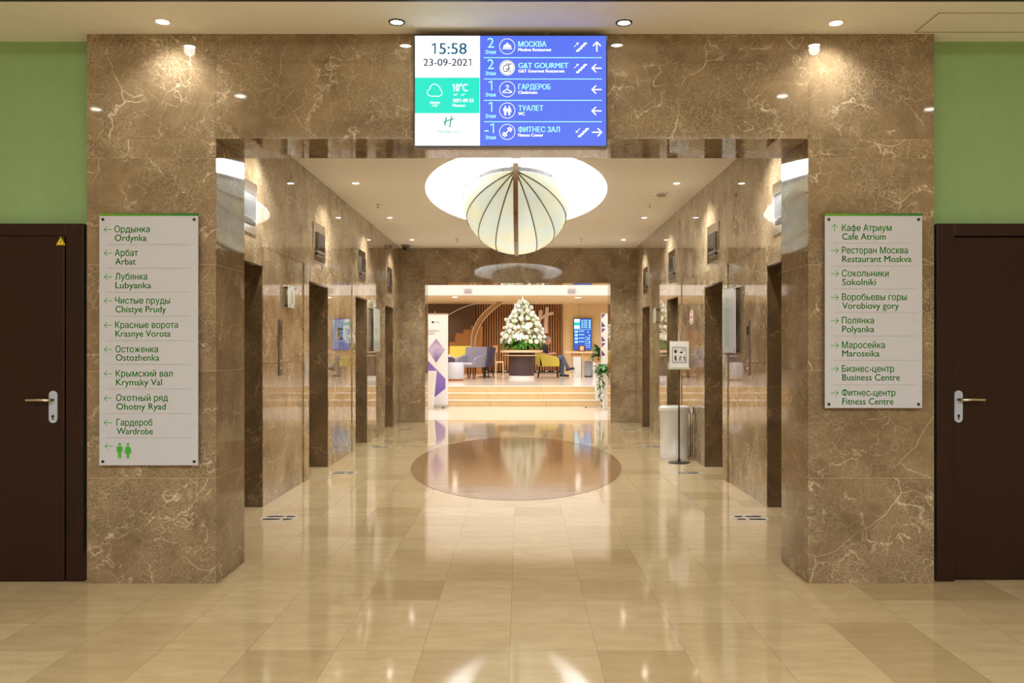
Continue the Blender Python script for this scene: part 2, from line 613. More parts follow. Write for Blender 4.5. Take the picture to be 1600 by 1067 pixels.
class Sheet:
    """collects flat shapes given in photo pixels of a plate at a known depth; ox, oz = the plate's origin in pixels, k = metres per pixel"""
    def __init__(s, ox, oy, k, off):
        s.ox, s.oy, s.k, s.off = ox, oy, k, off
        s.b = MB()

    def pt(s, x, y):
        return ((x - s.ox) * s.k, -s.off, (s.oy - y) * s.k)

    def poly(s, pts):
        vs = [s.pt(*p) for p in pts]
        a = sum(pts[i][0] * pts[(i + 1) % len(pts)][1] - pts[(i + 1) % len(pts)][0] * pts[i][1] for i in range(len(pts)))
        f = tuple(range(len(pts)))
        s.b.raw(vs, [f if a < 0 else f[::-1]])
        return s

    def rect(s, x0, y0, x1, y1):
        return s.poly([(x0, y0), (x0, y1), (x1, y1), (x1, y0)])

    def disc(s, x, y, r, ry=None, n=24):
        return s.poly([(x + r * math.cos(2 * PI * i / n), y + (ry or r) * math.sin(2 * PI * i / n)) for i in range(n)])

    def ring(s, x, y, r, w_, n=36):
        for i in range(n):
            a, b = 2 * PI * i / n, 2 * PI * (i + 1) / n
            s.poly([(x + r * math.cos(a), y + r * math.sin(a)), (x + (r - w_) * math.cos(a), y + (r - w_) * math.sin(a)),
                    (x + (r - w_) * math.cos(b), y + (r - w_) * math.sin(b)), (x + r * math.cos(b), y + r * math.sin(b))])
        return s

    def stroke(s, pts, w_, closed=False, round_=True):
        n = len(pts)
        for i in range(n if closed else n - 1):
            (x0, y0), (x1, y1) = pts[i], pts[(i + 1) % n]
            d = math.hypot(x1 - x0, y1 - y0) or 1e-6
            nx, ny = -(y1 - y0) / d * w_ / 2, (x1 - x0) / d * w_ / 2
            s.poly([(x0 + nx, y0 + ny), (x0 - nx, y0 - ny), (x1 - nx, y1 - ny), (x1 + nx, y1 + ny)])
        if round_:
            for p in (pts if closed else pts[1:-1]):
                s.disc(p[0], p[1], w_ / 2, n=10)
        return s

    def text(s, t, x0, x1, yc, cap, bold=0.0, shear=0.0):
        vs, fs = text2d(t, 0.0, shear)
        lo, hi = min(p[0] for p in vs), max(p[0] for p in vs)
        kx, ky = (x1 - x0) / (hi - lo), cap / CAP
        for dx in ((-bold / 2, bold / 2) if bold > 0 else (0,)):
            s.b.raw([s.pt(x0 + dx + (p[0] - lo) * kx, yc + cap / 2 - p[1] * ky) for p in vs], fs)
        return s

    def arrow(s, x, y, d, L, w_, head=0.38):
        dx, dy = {'l': (-1, 0), 'r': (1, 0), 'u': (0, -1)}[d]
        tip = (x + dx * L / 2, y + dy * L / 2); tail = (x - dx * L / 2, y - dy * L / 2)
        h = L * head
        s.stroke([tail, tip], w_)
        s.stroke([(tip[0] - dx * h - dy * h, tip[1] - dy * h - dx * h), tip, (tip[0] - dx * h + dy * h, tip[1] - dy * h + dx * h)], w_)
        return s

    def man(s, x, y, h):
        r = h * 0.09
        s.disc(x, y + r, r)
        s.poly([(x - h * .16, y + h * .22), (x + h * .16, y + h * .22), (x + h * .2, y + h * .27), (x + h * .2, y + h * .58), (x + h * .13, y + h * .58), (x + h * .12, y + h * .34),
                (x + h * .11, y + h), (x + h * .015, y + h), (x, y + h * .6), (x - h * .015, y + h), (x - h * .11, y + h), (x - h * .12, y + h * .34), (x - h * .13, y + h * .58), (x - h * .2, y + h * .58), (x - h * .2, y + h * .27)])
        return s

    def woman(s, x, y, h):
        r = h * 0.09
        s.disc(x, y + r, r)
        s.poly([(x - h * .12, y + h * .22), (x + h * .12, y + h * .22), (x + h * .25, y + h * .55), (x + h * .19, y + h * .57), (x + h * .11, y + h * .36),
                (x + h * .22, y + h * .7), (x + h * .09, y + h * .7), (x + h * .09, y + h), (x + h * .01, y + h), (x, y + h * .72), (x - h * .01, y + h), (x - h * .09, y + h),
                (x - h * .09, y + h * .7), (x - h * .22, y + h * .7), (x - h * .11, y + h * .36), (x - h * .19, y + h * .57), (x - h * .25, y + h * .55)])
        return s

    def build(s, name, m, parent, label=None):
        return s.b.build(name, m, parent, label=label)


# ------------------------------------------------------------------ the setting: floor and inlay
YF, YB = 5.19, 5.72            # front portal, front and back faces
HW, HP = 2.20, 1.738           # half widths: hall, portal opening
YE, YE2 = 16.57, 17.10         # back portal
ZL, ZC, ZS = 2.613, 3.27, 3.23  # lintel underside, hall ceiling, soffit in front
struct(MB().box(-8, 8, -6, 24, -0.1, 0).build('floor', M_FLOOR))
b = MB(); N = 96
b.lathe([(1.0, 0.0), (1.0, 0.0015)], N, (0, 10.92, 0), 1.257, 2.88)
o = struct(b.build('floor_inlay', M_INLAY))
b = MB()
for i in range(N):
    q0, q1 = 2 * PI * i / N, 2 * PI * (i + 1) / N
    P = lambda q, g, z: ((1.257 + g) * math.cos(q), 10.92 + (2.88 + g) * math.sin(q), z)
    b.raw([P(q0, 0, .0012), P(q0, .006, .0012), P(q1, .006, .0012), P(q1, 0, .0012)], [(0, 1, 2, 3)])
b.build('inlay_joint', plain('dark_joint', srgb(96, 76, 50), 0.5), o)

# ------------------------------------------------------------------ the setting: marble portals
def portal(name, y0, y1, xo0, xo1, ztop, mat, zj, friezes):
    b = MB()
    for (xa, xb) in ((xo0, -HP), (HP, xo1)):
        b.m = 1
        b.box(xa + .0024, xb - .0024, y0 + .001, y1 - .001, 0, ztop - .0024)
        b.m = 0
        for i in range(len(zj) - 1):
            b.slab(xa, xb, y0, y1, zj[i], zj[i + 1])
    b.m = 1
    b.box(-HP, HP, y0 + .001, y1 - .001, ZL + .0024, ztop - .0024)
    b.m = 0
    for i in range(len(friezes) - 1):
        b.slab(friezes[i], friezes[i + 1], y0, y1, ZL, ztop)
    return struct(b.build(name, [mat, M_GROUT]))


portal('wall_front', YF, YB, -2.50, 2.48, 3.30, M_MARBLE, [0, .62, 1.25, 1.875, 2.50, ZL, 3.30], [-HP, -.60, .55, HP])
portal('wall_back', YE, YE2, -HW, HW, ZC + .03, M_MARBLE_WALL, [0, .62, 1.25, 1.875, 2.50, ZL, ZC + .03], [-HP, -.9, 0, .9, HP])

# hall walls with four lift recesses each
FAR = [7.71, 10.33, 12.97, 15.60]
OPEN = 0.97
HOP = 2.10


def hall_wall(name, sx):
    b = MB()
    xi, xo = sx * HW, sx * (HW + .34)
    lo, hi = min(xi, xo), max(xi, xo)
    xp = sx * (HW - .010)                                       # the surround stands 1 cm proud
    plo, phi = min(xp, xo), max(xp, xo)
    edges = []
    prev = YB
    for F in FAR:
        Nn = F - OPEN
        for (za, zb) in ((0, 1.25), (1.25, 2.27), (2.27, ZC + .03)):
            b.slaby(lo, hi, prev, Nn - .22, za, zb)
        b.slaby(plo, phi, Nn - .22, Nn, 0, 2.27)
        b.slaby(plo, phi, Nn, F, HOP, 2.27)
        b.slaby(lo, hi, Nn - .22, F, 2.27, ZC + .03)
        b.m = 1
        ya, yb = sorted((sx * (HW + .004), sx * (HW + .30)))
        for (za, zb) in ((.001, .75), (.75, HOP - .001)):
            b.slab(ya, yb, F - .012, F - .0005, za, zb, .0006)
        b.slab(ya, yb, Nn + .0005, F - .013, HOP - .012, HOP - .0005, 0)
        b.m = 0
        prev = F
    for (za, zb) in ((0, 1.25), (1.25, 2.27), (2.27, ZC + .03)):
        b.slaby(lo, hi, prev, YE, za, zb)
    return struct(b.build(name, [M_MARBLE_WALL, M_MARBLE_REVEAL]))


hall_wall('wall_left', -1)
hall_wall('wall_right', 1)
# backing that closes the shaft side
struct(MB().box(-HW - .46, -HW - .345, YB, YE, 0, 3.4).build('wall_shaft_left', M_GROUT))
struct(MB().box(HW + .345, HW + .46, YB, YE, 0, 3.4).build('wall_shaft_right', M_GROUT))
dn = 3
for sx in (-1, 1):
    for F in FAR:
        b = MB()
        xa, xb = sorted((sx * (HW + .30), sx * (HW + .335)))
        b.box(xa, xb, F - OPEN, F, 0, HOP)
        d = struct(b.build('door_%d' % dn, M_STEEL)); dn += 1
        lb = MB()
        for k in (0, 1):
            xa2, xb2 = sorted((sx * (HW + .285), sx * (HW + .30)))
            y0 = F - OPEN + .02 + k * (OPEN / 2 - .015)
            lb.box(xa2, xb2, y0, y0 + OPEN / 2 - .028, 0.01, HOP - .02)
        lb.build('sliding_leaf', M_STEEL, d)

# hall ceiling with the elliptical opening, and the white dome over it
DC, DA, DB = 11.0, 2.62, 1.10
rx0, rx1, ry0, ry1 = -HW - .02, HW + .02, YB - .3, YE + .3
angs = sorted([2 * PI * i / 96 for i in range(96)] + [math.atan2(yy - DC, xx) % (2 * PI) for xx in (rx0, rx1) for yy in (ry0, ry1)])
b = MB(); vs = []; fs = []
for q in angs:
    c, s_ = math.cos(q), math.sin(q)
    t = min(((rx1 if c > 0 else rx0) / c) if abs(c) > 1e-9 else 1e9, (((ry1 if s_ > 0 else ry0) - DC) / s_) if abs(s_) > 1e-9 else 1e9)
    r = 1 / math.sqrt((c / DB) ** 2 + (s_ / DA) ** 2)
    vs += [(t * c, DC + t * s_, ZC), (r * c, DC + r * s_, ZC), (r * c, DC + r * s_, ZC + .05)]
n = len(angs)
for i in range(n):
    j = (i + 1) % n
    fs += [(3 * i, 3 * j, 3 * j + 1, 3 * i + 1), (3 * i + 1, 3 * j + 1, 3 * j + 2, 3 * i + 2)]
b.raw(vs, fs)
struct(b.build('ceiling', M_CEIL))
b = MB(); prof = []
for k in range(13):
    t = k / 12 * PI / 2
    prof.append((max(math.cos(t), .001) * 1.06, .05 + math.sin(t) * .55))
b.lathe(prof, 96, (0, DC, ZC), DB, DA, cap=False)
struct(b.build('ceiling_dome', M_WHITE_PAINT, smooth=180))

# front: soffit, higher foyer ceiling, green side walls and the foyer shell
struct(MB().box(-8, 8, 4.70, 5.45, ZS, ZS + .7).build('ceiling_soffit', M_CEIL))
struct(MB().box(-8, 8, 4.66, 4.697, ZS - .004, ZS + .7).build('trim_1', plain('dark_edge_strip', srgb(48, 34, 28), 0.5)))
struct(MB().box(-8, 8, -6, 4.7, 3.90, 4.0).build('ceiling_foyer', M_CEIL))
struct(MB().box(-8, -2.49, 5.32, 5.45, 0, ZS).build('wall_green_left', M_GREEN_WALL))
struct(MB().box(2.47, 8, 5.32, 5.45, 0, ZS).build('wall_green_right', M_GREEN_WALL))
struct(MB().box(-8.1, -8, -6, 5.45, 0, 4.0).build('wall_foyer_left', M_CREAM_WALL))
struct(MB().box(8, 8.1, -6, 5.45, 0, 4.0).build('wall_foyer_right', M_CREAM_WALL))
struct(MB().box(-8, 8, -6.1, -6, 0, 4.0).build('wall_foyer_rear', M_CREAM_WALL))
struct(MB().box(-2.535, -2.50, 5.295, 5.32, 0, .16).build('baseboard_left', M_CREAM_WALL))
struct(MB().box(2.48, 2.50, 5.295, 5.32, 0, .16).build('baseboard_right', M_CREAM_WALL))
# access hatch outline in the soffit
b = MB(); hx0, hx1, hy0, hy1 = 2.35, 3.6, 4.86, 5.16
for (xa, xb, ya, yb) in ((hx0, hx1, hy0, hy0 + .006), (hx0, hx1, hy1 - .006, hy1), (hx0, hx0 + .006, hy0, hy1), (hx1 - .006, hx1, hy0, hy1)):
    b.box(xa, xb, ya, yb, ZS - .003, ZS)
struct(b.build('trim_2', plain('hatch_shadow_gap', srgb(170, 152, 122), 0.7)))


# ------------------------------------------------------------------ doors
def room_door(name, sx, xa, xb):
    """xa: the jamb edge next to the marble pier; the leaf runs away from it"""
    b = MB()
    A, B = sorted((xa, xa + sx * .105))
    b.box(A, B, 5.235, 5.32, 0, 2.123)
    A, B = sorted((xa + sx * .105, xa + sx * 1.12))
    b.box(A, B, 5.235, 5.32, 2.05, 2.123)
    A, B = sorted((xa + sx * 1.02, xa + sx * 1.125))
    b.box(A, B, 5.235, 5.32, 0, 2.05)
    d = struct(b.build(name, M_DOOR, bevel=.003))
    A, B = sorted((xa + sx * .108, xa + sx * 1.017))
    MB().box(A, B, 5.225 if sx < 0 else 5.262, 5.30, .008, 2.047).build('door_leaf', M_DOOR, d, bevel=.003)
    return d


DL = room_door('door_1', -1, X(131, 5.24), 0)
DR = room_door('door_2', 1, X(1463, 5.24), 0)


def door_handle(parent, px, sx, yl):
    xc = X(px, 5.23); zc = Z(635.5, 5.23)
    h, wd = .19, .05
    pts = [(xc + wd / 2 * math.cos(t), zc + (h / 2 - wd / 2) * (1 if math.sin(t) >= 0 else -1) + wd / 2 * math.sin(t)) for t in [2 * PI * i / 28 + .01 for i in range(28)]]
    p = MB().prism(pts, yl - .008, yl, 'y').build('door_plate', M_PLATE, parent)
    zl = Z(624.5, 5.23)
    MB().tube([(xc + .004 * -sx, yl - .006, zl), (xc, yl - .04, zl), (xc + sx * .02, yl - .055, zl), (xc + sx * .06, yl - .056, zl + .002), (xc + sx * .135, yl - .052, zl)], [.010, .010, .010, .009, .008], 10).build('lever', M_BRASSY, p, smooth=60)
    MB().prism([(xc + .008 * math.cos(t), Z(650, 5.23) + .008 * math.sin(t)) for t in [2 * PI * i / 16 for i in range(16)]] , yl - .011, yl - .006, 'y').build('keyhole', M_BLACK, p)
    MB().box(xc - .003, xc + .003, yl - .011, yl - .006, Z(650, 5.23) - .022, Z(650, 5.23)).build('keyhole', M_BLACK, p)


door_handle(DL, 84.5, -1, 5.225)
door_handle(DR, 1501, 1, 5.262)
# yellow warning triangle on the left door
t = thing('warning_sticker', 'small yellow triangular warning sticker on dark door', 'sticker', (X(95, 5.225), 5.2245, Z(376.5, 5.225)))
s = Sheet(95, 376.5, 5.22 / FPX, .0008)
s.poly([(95, 369), (102.5, 383), (87.5, 383)]).build('backing', plain('warning_yellow', srgb(236, 214, 30), 0.4), t)
s = Sheet(95, 376.5, 5.22 / FPX, .0014)
s.stroke([(95, 370.6), (100.8, 382), (89.2, 382)], .8, True)
s.poly([(95.8, 374), (93.4, 378.4), (95, 378.2), (94, 381.2), (97, 377.2), (95.2, 377.4)]).build('symbol', M_INK, t)

# ------------------------------------------------------------------ wall directory signs
def standoff_caps(parent, pts, y0, y1):
    for (x, z) in pts:
        MB().prism([(x + .0085 * math.cos(q), z + .0085 * math.sin(q)) for q in [2 * PI * i / 16 for i in range(16)]], y0, y1, 'y').build('standoff', M_DARKMETAL, parent)


def directory(name, label, box_, rows, x_arrow, dirs, lines, x_text, lx, figures=None):
    x0, y0, x1, y1 = box_
    ys = 5.145; k = ys / FPX
    ox, oy = (x0 + x1) / 2, (y0 + y1) / 2
    t = thing(name, label, 'sign', (X(ox, ys), YF, Z(oy, ys)))
    D = YF - ys                                        # the face stands this far off the marble
    W2, H2 = (x1 - x0) / 2 * k, (y1 - y0) / 2 * k
    MB().box(-W2, W2, -D, -D + .008, -H2, H2).build('plate', M_SIGN, t, bevel=.001)
    MB().box(-W2, W2, -D - .001, -D + .012, H2 + .0005, H2 + .0125).build('top_band', M_SIGN_BAND, t)
    standoff_caps(t, [(sx * (W2 - .022), sz * (H2 - .022)) for sx in (-1, 1) for sz in (-1, 1)], -D - .004, 0)
    off = D + .0006
    for i, r in enumerate(rows):
        s = Sheet(ox, oy, k, off)
        (c, cx1, cy), (l, lx1, ly) = r
        s.text(c, x_text[i], cx1, cy, 9.8, .5); s.text(l, x_text[i] + .5, lx1, ly, 9.8, .5)
        s.build('lettering', M_SIGN_GREEN, t)
        s = Sheet(ox, oy, k, off)
        s.arrow(x_arrow, cy + .5, dirs[i], 12, 1.0).build('arrow', M_SIGN_GREEN, t)
    for yl in lines:
        Sheet(ox, oy, k, off).rect(lx[0], yl - .45, lx[1], yl + .45).build('rule', M_SIGN_LINE, t)
    if figures:
        fx, fy, fh = figures
        s = Sheet(ox, oy, k, off); s.man(fx, fy, fh); s.woman(fx + 13, fy, fh); s.build('restroom_figures', M_SIGN_GREEN, t)
        s = Sheet(ox, oy, k, off); s.arrow(x_arrow + 1, fy + 5, 'l', 12, 1.0).build('arrow', M_SIGN_GREEN, t)
    return t


directory('directory_sign', 'tall white glass directory sign with ten rows and restroom figures', (155, 337, 309.5, 727),
          [(('Ордынка', 234, 358), ('Ordynka', 229, 371.5)), (('Арбат', 215.5, 395), ('Arbat', 212, 408.5)), (('Лубянка', 230, 432), ('Lubyanka', 236, 445.5)),
           (('Чистые пруды', 265.5, 469.5), ('Chistye Prudy', 259.5, 483)), (('Красные ворота', 278, 507.5), ('Krasnye Vorota', 266.5, 521)), (('Остоженка', 247, 545.5), ('Ostozhenka', 249, 558.5)),
           (('Крымский вал', 269.5, 583.5), ('Krymsky Val', 253, 597)), (('Охотный ряд', 262.5, 621.5), ('Ohotny Ryad', 259, 635)), (('Гардероб', 238, 660), ('Wardrobe', 239, 673.5))],
          169, 'l' * 9, [382, 419, 456.5, 494, 532, 569.5, 607.5, 646, 684], [179, 179.5, 180, 180, 180, 180.5, 181, 181.5, 182], (166, 298.5), (187, 692, 24))
directory('directory_sign', 'shorter white glass directory sign with eight rows, restaurants and meeting rooms', (1289, 337, 1441, 637.5),
          [(('Кафе Атриум', 1393, 356), ('Cafe Atrium', 1384, 369.5)), (('Ресторан Москва', 1418.5, 391), ('Restaurant Moskva', 1424, 404.5)), (('Сокольники', 1388.5, 427), ('Sokolniki', 1368.5, 440.5)),
           (('Воробьевы горы', 1416.5, 464), ('Vorobiovy gory', 1404.5, 477.5)), (('Полянка', 1365.5, 500.5), ('Polyanka', 1366, 514)), (('Маросейка', 1382.5, 539), ('Maroseika', 1374, 552)),
           (('Бизнес-центр', 1397, 576), ('Business Centre', 1406, 589.5)), (('Фитнес-центр', 1399, 613.5), ('Fitness Centre', 1396, 627))],
          1304, 'urrrrrrr', [380, 415.5, 451.5, 488, 525, 563, 601], [1315.5] * 8, (1301, 1432))


# ------------------------------------------------------------------ the display over the opening
ys = 5.10; k = ys / FPX
ox, oy = 797.5, 142
scr = thing('information_screen', 'wide wall-mounted screen over the opening showing time and floor directory', 'screen', (X(ox, ys), YF, Z(oy, ys)))
D = YF - ys
W2, H2 = 151.5 * k, 88 * k
MB().box(-W2, W2, -D, -.02, -H2, H2).build('bezel', M_BLACK, scr, bevel=.003)
MB().box(-.35, .35, -.022, 0, -.2, .2).build('wall_bracket', M_BLACK, scr)
E = 1.0
E_WHITE = glow('screen_white', srgb(250, 253, 255), 1.15)
E_BLUE = glow('screen_blue', srgb(84, 112, 236), 1.0)
E_GREEN = glow('screen_green', srgb(0, 226, 196), 1.0)
E_CYAN = glow('screen_cyan_text', srgb(170, 255, 246), 1.1)
E_TEAL = glow('screen_teal_text', srgb(28, 92, 122), 1.0)
E_DARK = glow('screen_dark_text', srgb(52, 62, 84), 1.0)
E_LOGO = glow('screen_logo_green', srgb(20, 160, 130), 1.0)
E_GREY = glow('screen_grey_text', srgb(196, 206, 206), 1.0)


def S(e=0):
    return Sheet(ox, oy, k, D + .0006 + .0004 * e)


S().rect(648.5, 56, 750, 227.5).build('white_panel', E_WHITE, scr)
S().rect(750, 56, 947, 227.5).build('blue_panel', E_BLUE, scr)
S(1).rect(648.5, 121.3, 749.5, 177).build('weather_panel', E_GREEN, scr)
S(2).text('15:58', 674.5, 729, 76, 17, .6).build('clock', E_TEAL, scr)
S(2).text('23-09-2021', 661.8, 736, 97.5, 11, .5).build('date', E_DARK, scr)
s = S(2)
cl = [(674, 150.5), (669.5, 149), (667.5, 145.5), (668.5, 141.5), (671.5, 139.5), (672.5, 135.5), (675.5, 132.2), (679.5, 131.3), (683.5, 132.8), (686.5, 136), (689, 140.5), (690.6, 144.5), (690, 148.5), (686.5, 150.5)]
s.stroke(cl, 1.2, True).build('cloud_icon', E_WHITE, scr)
s = S(2); s.text('10°C', 707, 730.5, 137, 11.5, .8).text('+9°   +7°', 708, 727, 148.3, 3.4, .3).text('2021-09-23', 707.3, 739.5, 157, 5.2, .6).text('Moscow', 707.5, 727, 164.6, 4.2, .6).build('temperature_text', E_WHITE, scr)
s = S(2); s.text('Облачно', 672, 687, 160.4, 3.6, .5).text('+10°', 675, 684, 165.4, 3.6, .5).build('weather_text', E_WHITE, scr)
s = S(2)
s.stroke([(697.5, 183), (696, 191), (695, 196.5)], 2.0).stroke([(706, 181.5), (704, 190), (702.6, 199)], 2.0).stroke([(692.6, 191.6), (699, 188.6), (704, 187), (710, 185.6)], 1.7)
s.text('Holiday Inn', 683.5, 718.5, 205.3, 5.2, -.004, .35).build('hotel_logo', E_LOGO, scr)
s = S(2); s.rect(695, 211.6, 701, 212.2).text('www.holidayinn.com', 656, 740, 218, 3.0, -.01).build('web_address', E_GREY, scr)
rows = [('2', 'МОСКВА', 853.5, 'Moskva Restaurant', 861.2, 'up', 'u'), ('2', 'G&T GOURMET', 888, 'G&T Gourmet Restaurant', 882, 'up', 'l'), ('1', 'ГАРДЕРОБ', 860, 'Cloakroom', 839.2, None, 'l'),
        ('1', 'ТУАЛЕТ', 848.8, 'WC', 820, None, 'l'), ('-1', 'ФИТНЕС ЗАЛ', 874.5, 'Fitness Center', 849, 'down', 'r')]
for i, (num, ti, tx1, sub, sx1, stair, ar) in enumerate(rows):
    dy = 33.35 * i
    s = S(1)
    if num == '-1':
        s.text('-', 757, 763.5, 68.5 + dy, 15.2); s.text('1', 765.5, 771.8, 67 + dy, 15.2)
    else:
        s.text(num, 761.8 if num == '2' else 763, 771.8 if num == '2' else 769.2, 67 + dy, 15.2)
    s.text('Этаж', 758.5, 775, 81.4 + dy, 5.4, .5).build('floor_number', E_CYAN, scr)
    s = S(1); s.text(ti, 810, tx1, 69 + dy, 8.0, .5).build('row_title', E_CYAN, scr)
    s = S(1); s.text(sub, 810, sx1, 77.6 + dy, 4.8, .6).build('row_subtitle', E_WHITE, scr)
    s = S(1); s.arrow(932.5, 73.3 + dy, ar, 15, 2.0, .42).build('direction_arrow', E_WHITE, scr)
    if i < 4:
        S(1).rect(756, 89.6 + dy, 940.5, 90.8 + dy).build('row_rule', E_CYAN, scr)
    if stair:
        s = S(1)
        sx0 = 900 if stair == 'up' else 903
        s.stroke([(sx0, 79.5 + dy), (sx0 + 4.5, 79.5 + dy), (sx0 + 4.5, 76 + dy), (sx0 + 8.5, 76 + dy), (sx0 + 8.5, 72 + dy), (sx0 + 12.5, 72 + dy), (sx0 + 12.5, 68 + dy), (sx0 + 17, 68 + dy)], 2.8, round_=False)
        a, c = ((sx0 - 3, 73.5 + dy), (sx0 + 3.5, 67 + dy))
        if stair == 'down':
            a, c = c, a
        s.stroke([a, c], .9)
        q = 1 if stair == 'up' else -1
        s.stroke([(c[0] - 3.2 * q, c[1] + .2 * q), c, (c[0] - .2 * q, c[1] + 3.2 * q)], .9).build('stairs_icon', E_WHITE, scr)
    cy = 72.7 + dy; cx_ = 792.6
    s = S(1)
    if i != 1:
        s.ring(cx_, cy, 12.4, .9)
    if i == 0:
        s.poly([(cx_ - 6.5, cy + 2)] + [(cx_ + 6.5 * math.cos(PI - PI * q / 12), cy + 2 - 6.2 * math.sin(PI * q / 12)) for q in range(13)])
        s.disc(cx_, cy - 5.3, 1.1); s.rect(cx_ - 7.5, cy + 3, cx_ + 7.5, cy + 4.4)
    if i == 1:
        s.disc(cx_, cy, 12.0)
    if i == 2:
        s.stroke([(cx_ - 2.2, cy - 4), (cx_ - 1, cy - 6), (cx_ + 1.4, cy - 5.8), (cx_ + 2, cy - 3.8), (cx_, cy - 1.6), (cx_, cy + .2)], 1.3)
        s.stroke([(cx_, cy), (cx_ + 7, cy + 4), (cx_ + 6, cy + 5.3), (cx_ - 6, cy + 5.3), (cx_ - 7, cy + 4)], 1.5, True)
    if i == 3:
        s.man(cx_ - 3.2, cy - 7.4, 14.8).woman(cx_ + 3.2, cy - 7.4, 14.8)
    if i == 4:
        s.stroke([(cx_ - 4, cy + 4), (cx_ + 4, cy - 4)], 2)
        for q in (-1, 1):
            for e, L in ((3.2, 4.2), (5.4, 3.2)):
                mx, my = cx_ + q * e, cy - q * e
                s.stroke([(mx - L * .7, my - L * .7), (mx + L * .7, my + L * .7)], 2.2, round_=False)
    s.build('row_icon', E_WHITE, scr)
    if i == 1:
        s = S(2); s.ring(cx_, cy, 10.9, .7)
        s.text('G', cx_ - 7, cx_ + .5, cy + 1, 11, -.02).text('T', cx_ - 2.5, cx_ + 7, cy - 1.5, 10, -.02).text('G', cx_ + .8, cx_ + 5.5, cy + 3.4, 7, -.01).build('monogram', E_DARK, scr)

# ------------------------------------------------------------------ ceiling downlights
M_LAMP = glow('lamp_face', (1.0, 0.93, 0.8, 1), 30)
M_LAMP_FILL = glow('fill_spot_face', (1.0, 0.93, 0.8, 1), 2.0)
M_TRIM_W = plain('white_trim_ring', srgb(236, 228, 212), 0.4)
M_TRIM_D = plain('dark_trim_ring', srgb(40, 34, 30), 0.35, 0.6)


def downlight(label, group, x, y, z, r, power, ring, cone=125, tilt=(0, 0), blend=1.0, strength=14):
    t = thing('downlight', label, 'ceiling light', (x, y, z), 0, group)
    MB().lathe([(r, 0), (r, -.004), (r * .92, -.008), (r * .76, -.006), (r * .74, .0)], 28, cap=False).build('trim_ring', ring, t, smooth=50)
    MB().lathe([(r * .75, -.0025), (r * .75, -.002)], 24).build('lamp', M_LAMP, t)
    spot_light('downlight_beam', (0, 0, -.03), power, WARM, cone, blend, (tilt[0], tilt[1], 0), r * .7, t)
    return t


HALL_W, FRONT_W, FOYERD_W = 150, 18, 60
pos = ['nearest the front portal', 'second from the front portal', 'third from the front portal', 'closest to the dark camera dome end']
for sx, nm in ((-1, 'left-hand'), (1, 'right-hand')):
    for i, y in enumerate((7.45, 10.07, 12.70, 15.28)):
        downlight('round white recessed downlight, %s row of the lift hall, %s' % (nm, ['first from the front', 'second from the front', 'third from the front', 'last before the lobby'][i]), 'hall downlights', sx * 1.83, y, ZC, .047, HALL_W, M_TRIM_W)
for (px, py, nm, ring, pw) in ((254, 33, 'far left over the tall directory sign', M_TRIM_W, FRONT_W), (620, 34, 'left of the screen', M_TRIM_D, 3),
                               (975, 35, 'right of the screen', M_TRIM_D, 3), (1306, 35, 'over the shorter directory sign', M_TRIM_W, FRONT_W)):
    y = (ZS - CH) * FPX / (VY - py)
    downlight('recessed downlight with %s ring in the front soffit, %s' % ('pale' if ring is M_TRIM_W else 'dark', nm), 'front soffit downlights', X(px, y), y, ZS, .047, pw, ring, 120, (.30 if pw > 10 else 0, 0), 1.0)
for (x, y) in ((-2.74, 1.58), (2.66, 1.58), (-4.41, 1.1), (4.35, 1.1)):
    t = thing('downlight', 'recessed downlight in the foyer ceiling seen only as a reflection', 'ceiling light', (x, y, 3.90), 0, 'foyer downlights')
    MB().lathe([(.07, 0), (.07, -.006), (.052, -.004)], 24, cap=False).build('trim_ring', M_TRIM_W, t)
    MB().lathe([(.052, -.0035), (.052, -.003)], 24).build('lamp', M_LAMP, t)
    spot_light('downlight_beam', (0, 0, -.03), FOYERD_W, WARM, 110, .8, (0, 0, 0), .05, t)


# sprinklers, smoke detector, camera dome
def sprinkler(label, x, y, z):
    t = thing('sprinkler', label, 'sprinkler', (x, y, z), 0, 'ceiling sprinklers')
    MB().lathe([(.035, 0), (.035, -.004), (.012, -.01)], 20).build('escutcheon', M_CHROME, t)
    MB().lathe([(.009, -.008), (.009, -.035), (.004, -.045)], 12).build('body', M_CHROME, t)
    MB().lathe([(.018, -.046), (.018, -.049)], 16).build('deflector', M_CHROME, t)
    return t


for (px, py, lb) in ((590, 319, 'small chrome sprinkler in the left half of the hall ceiling'), (1015, 318, 'small chrome sprinkler beside the smoke detector'),
                     (714, 373, 'small chrome sprinkler near the lobby end, left of the pendant'), (908, 373, 'small chrome sprinkler near the lobby end, right of the pendant')):
    y = (ZC - CH) * FPX / (VY - py)
    sprinkler(lb, X(px, y), y, ZC)
y = (ZC - CH) * FPX / (VY - 302)
t = thing('smoke_detector', 'low round smoke detector on the hall ceiling', 'detector', (X(1033, y), y, ZC))
MB().lathe([(.085, 0), (.085, -.012), (.078, -.016)], 28).build('base', M_WHITE_PL, t, smooth=40)
MB().lathe([(.06, -.016), (.055, -.034), (.03, -.042)], 28).build('cover', plain('grey_sensor_plastic', srgb(150, 140, 120), 0.5), t, smooth=40)
y = 16.1
t = thing('security_camera', 'dark dome security camera on the ceiling by the back wall corner', 'camera', (X(634, y), y, ZC))
MB().lathe([(.078, 0), (.078, -.035), (.07, -.042)], 28).build('housing', plain('grey_camera_housing', srgb(120, 112, 100), 0.4), t, smooth=40)
MB().ball((0, 0, -.04), .06, .06, .06, 20, 12).build('dome', M_DARKGLASS, t, smooth=180)

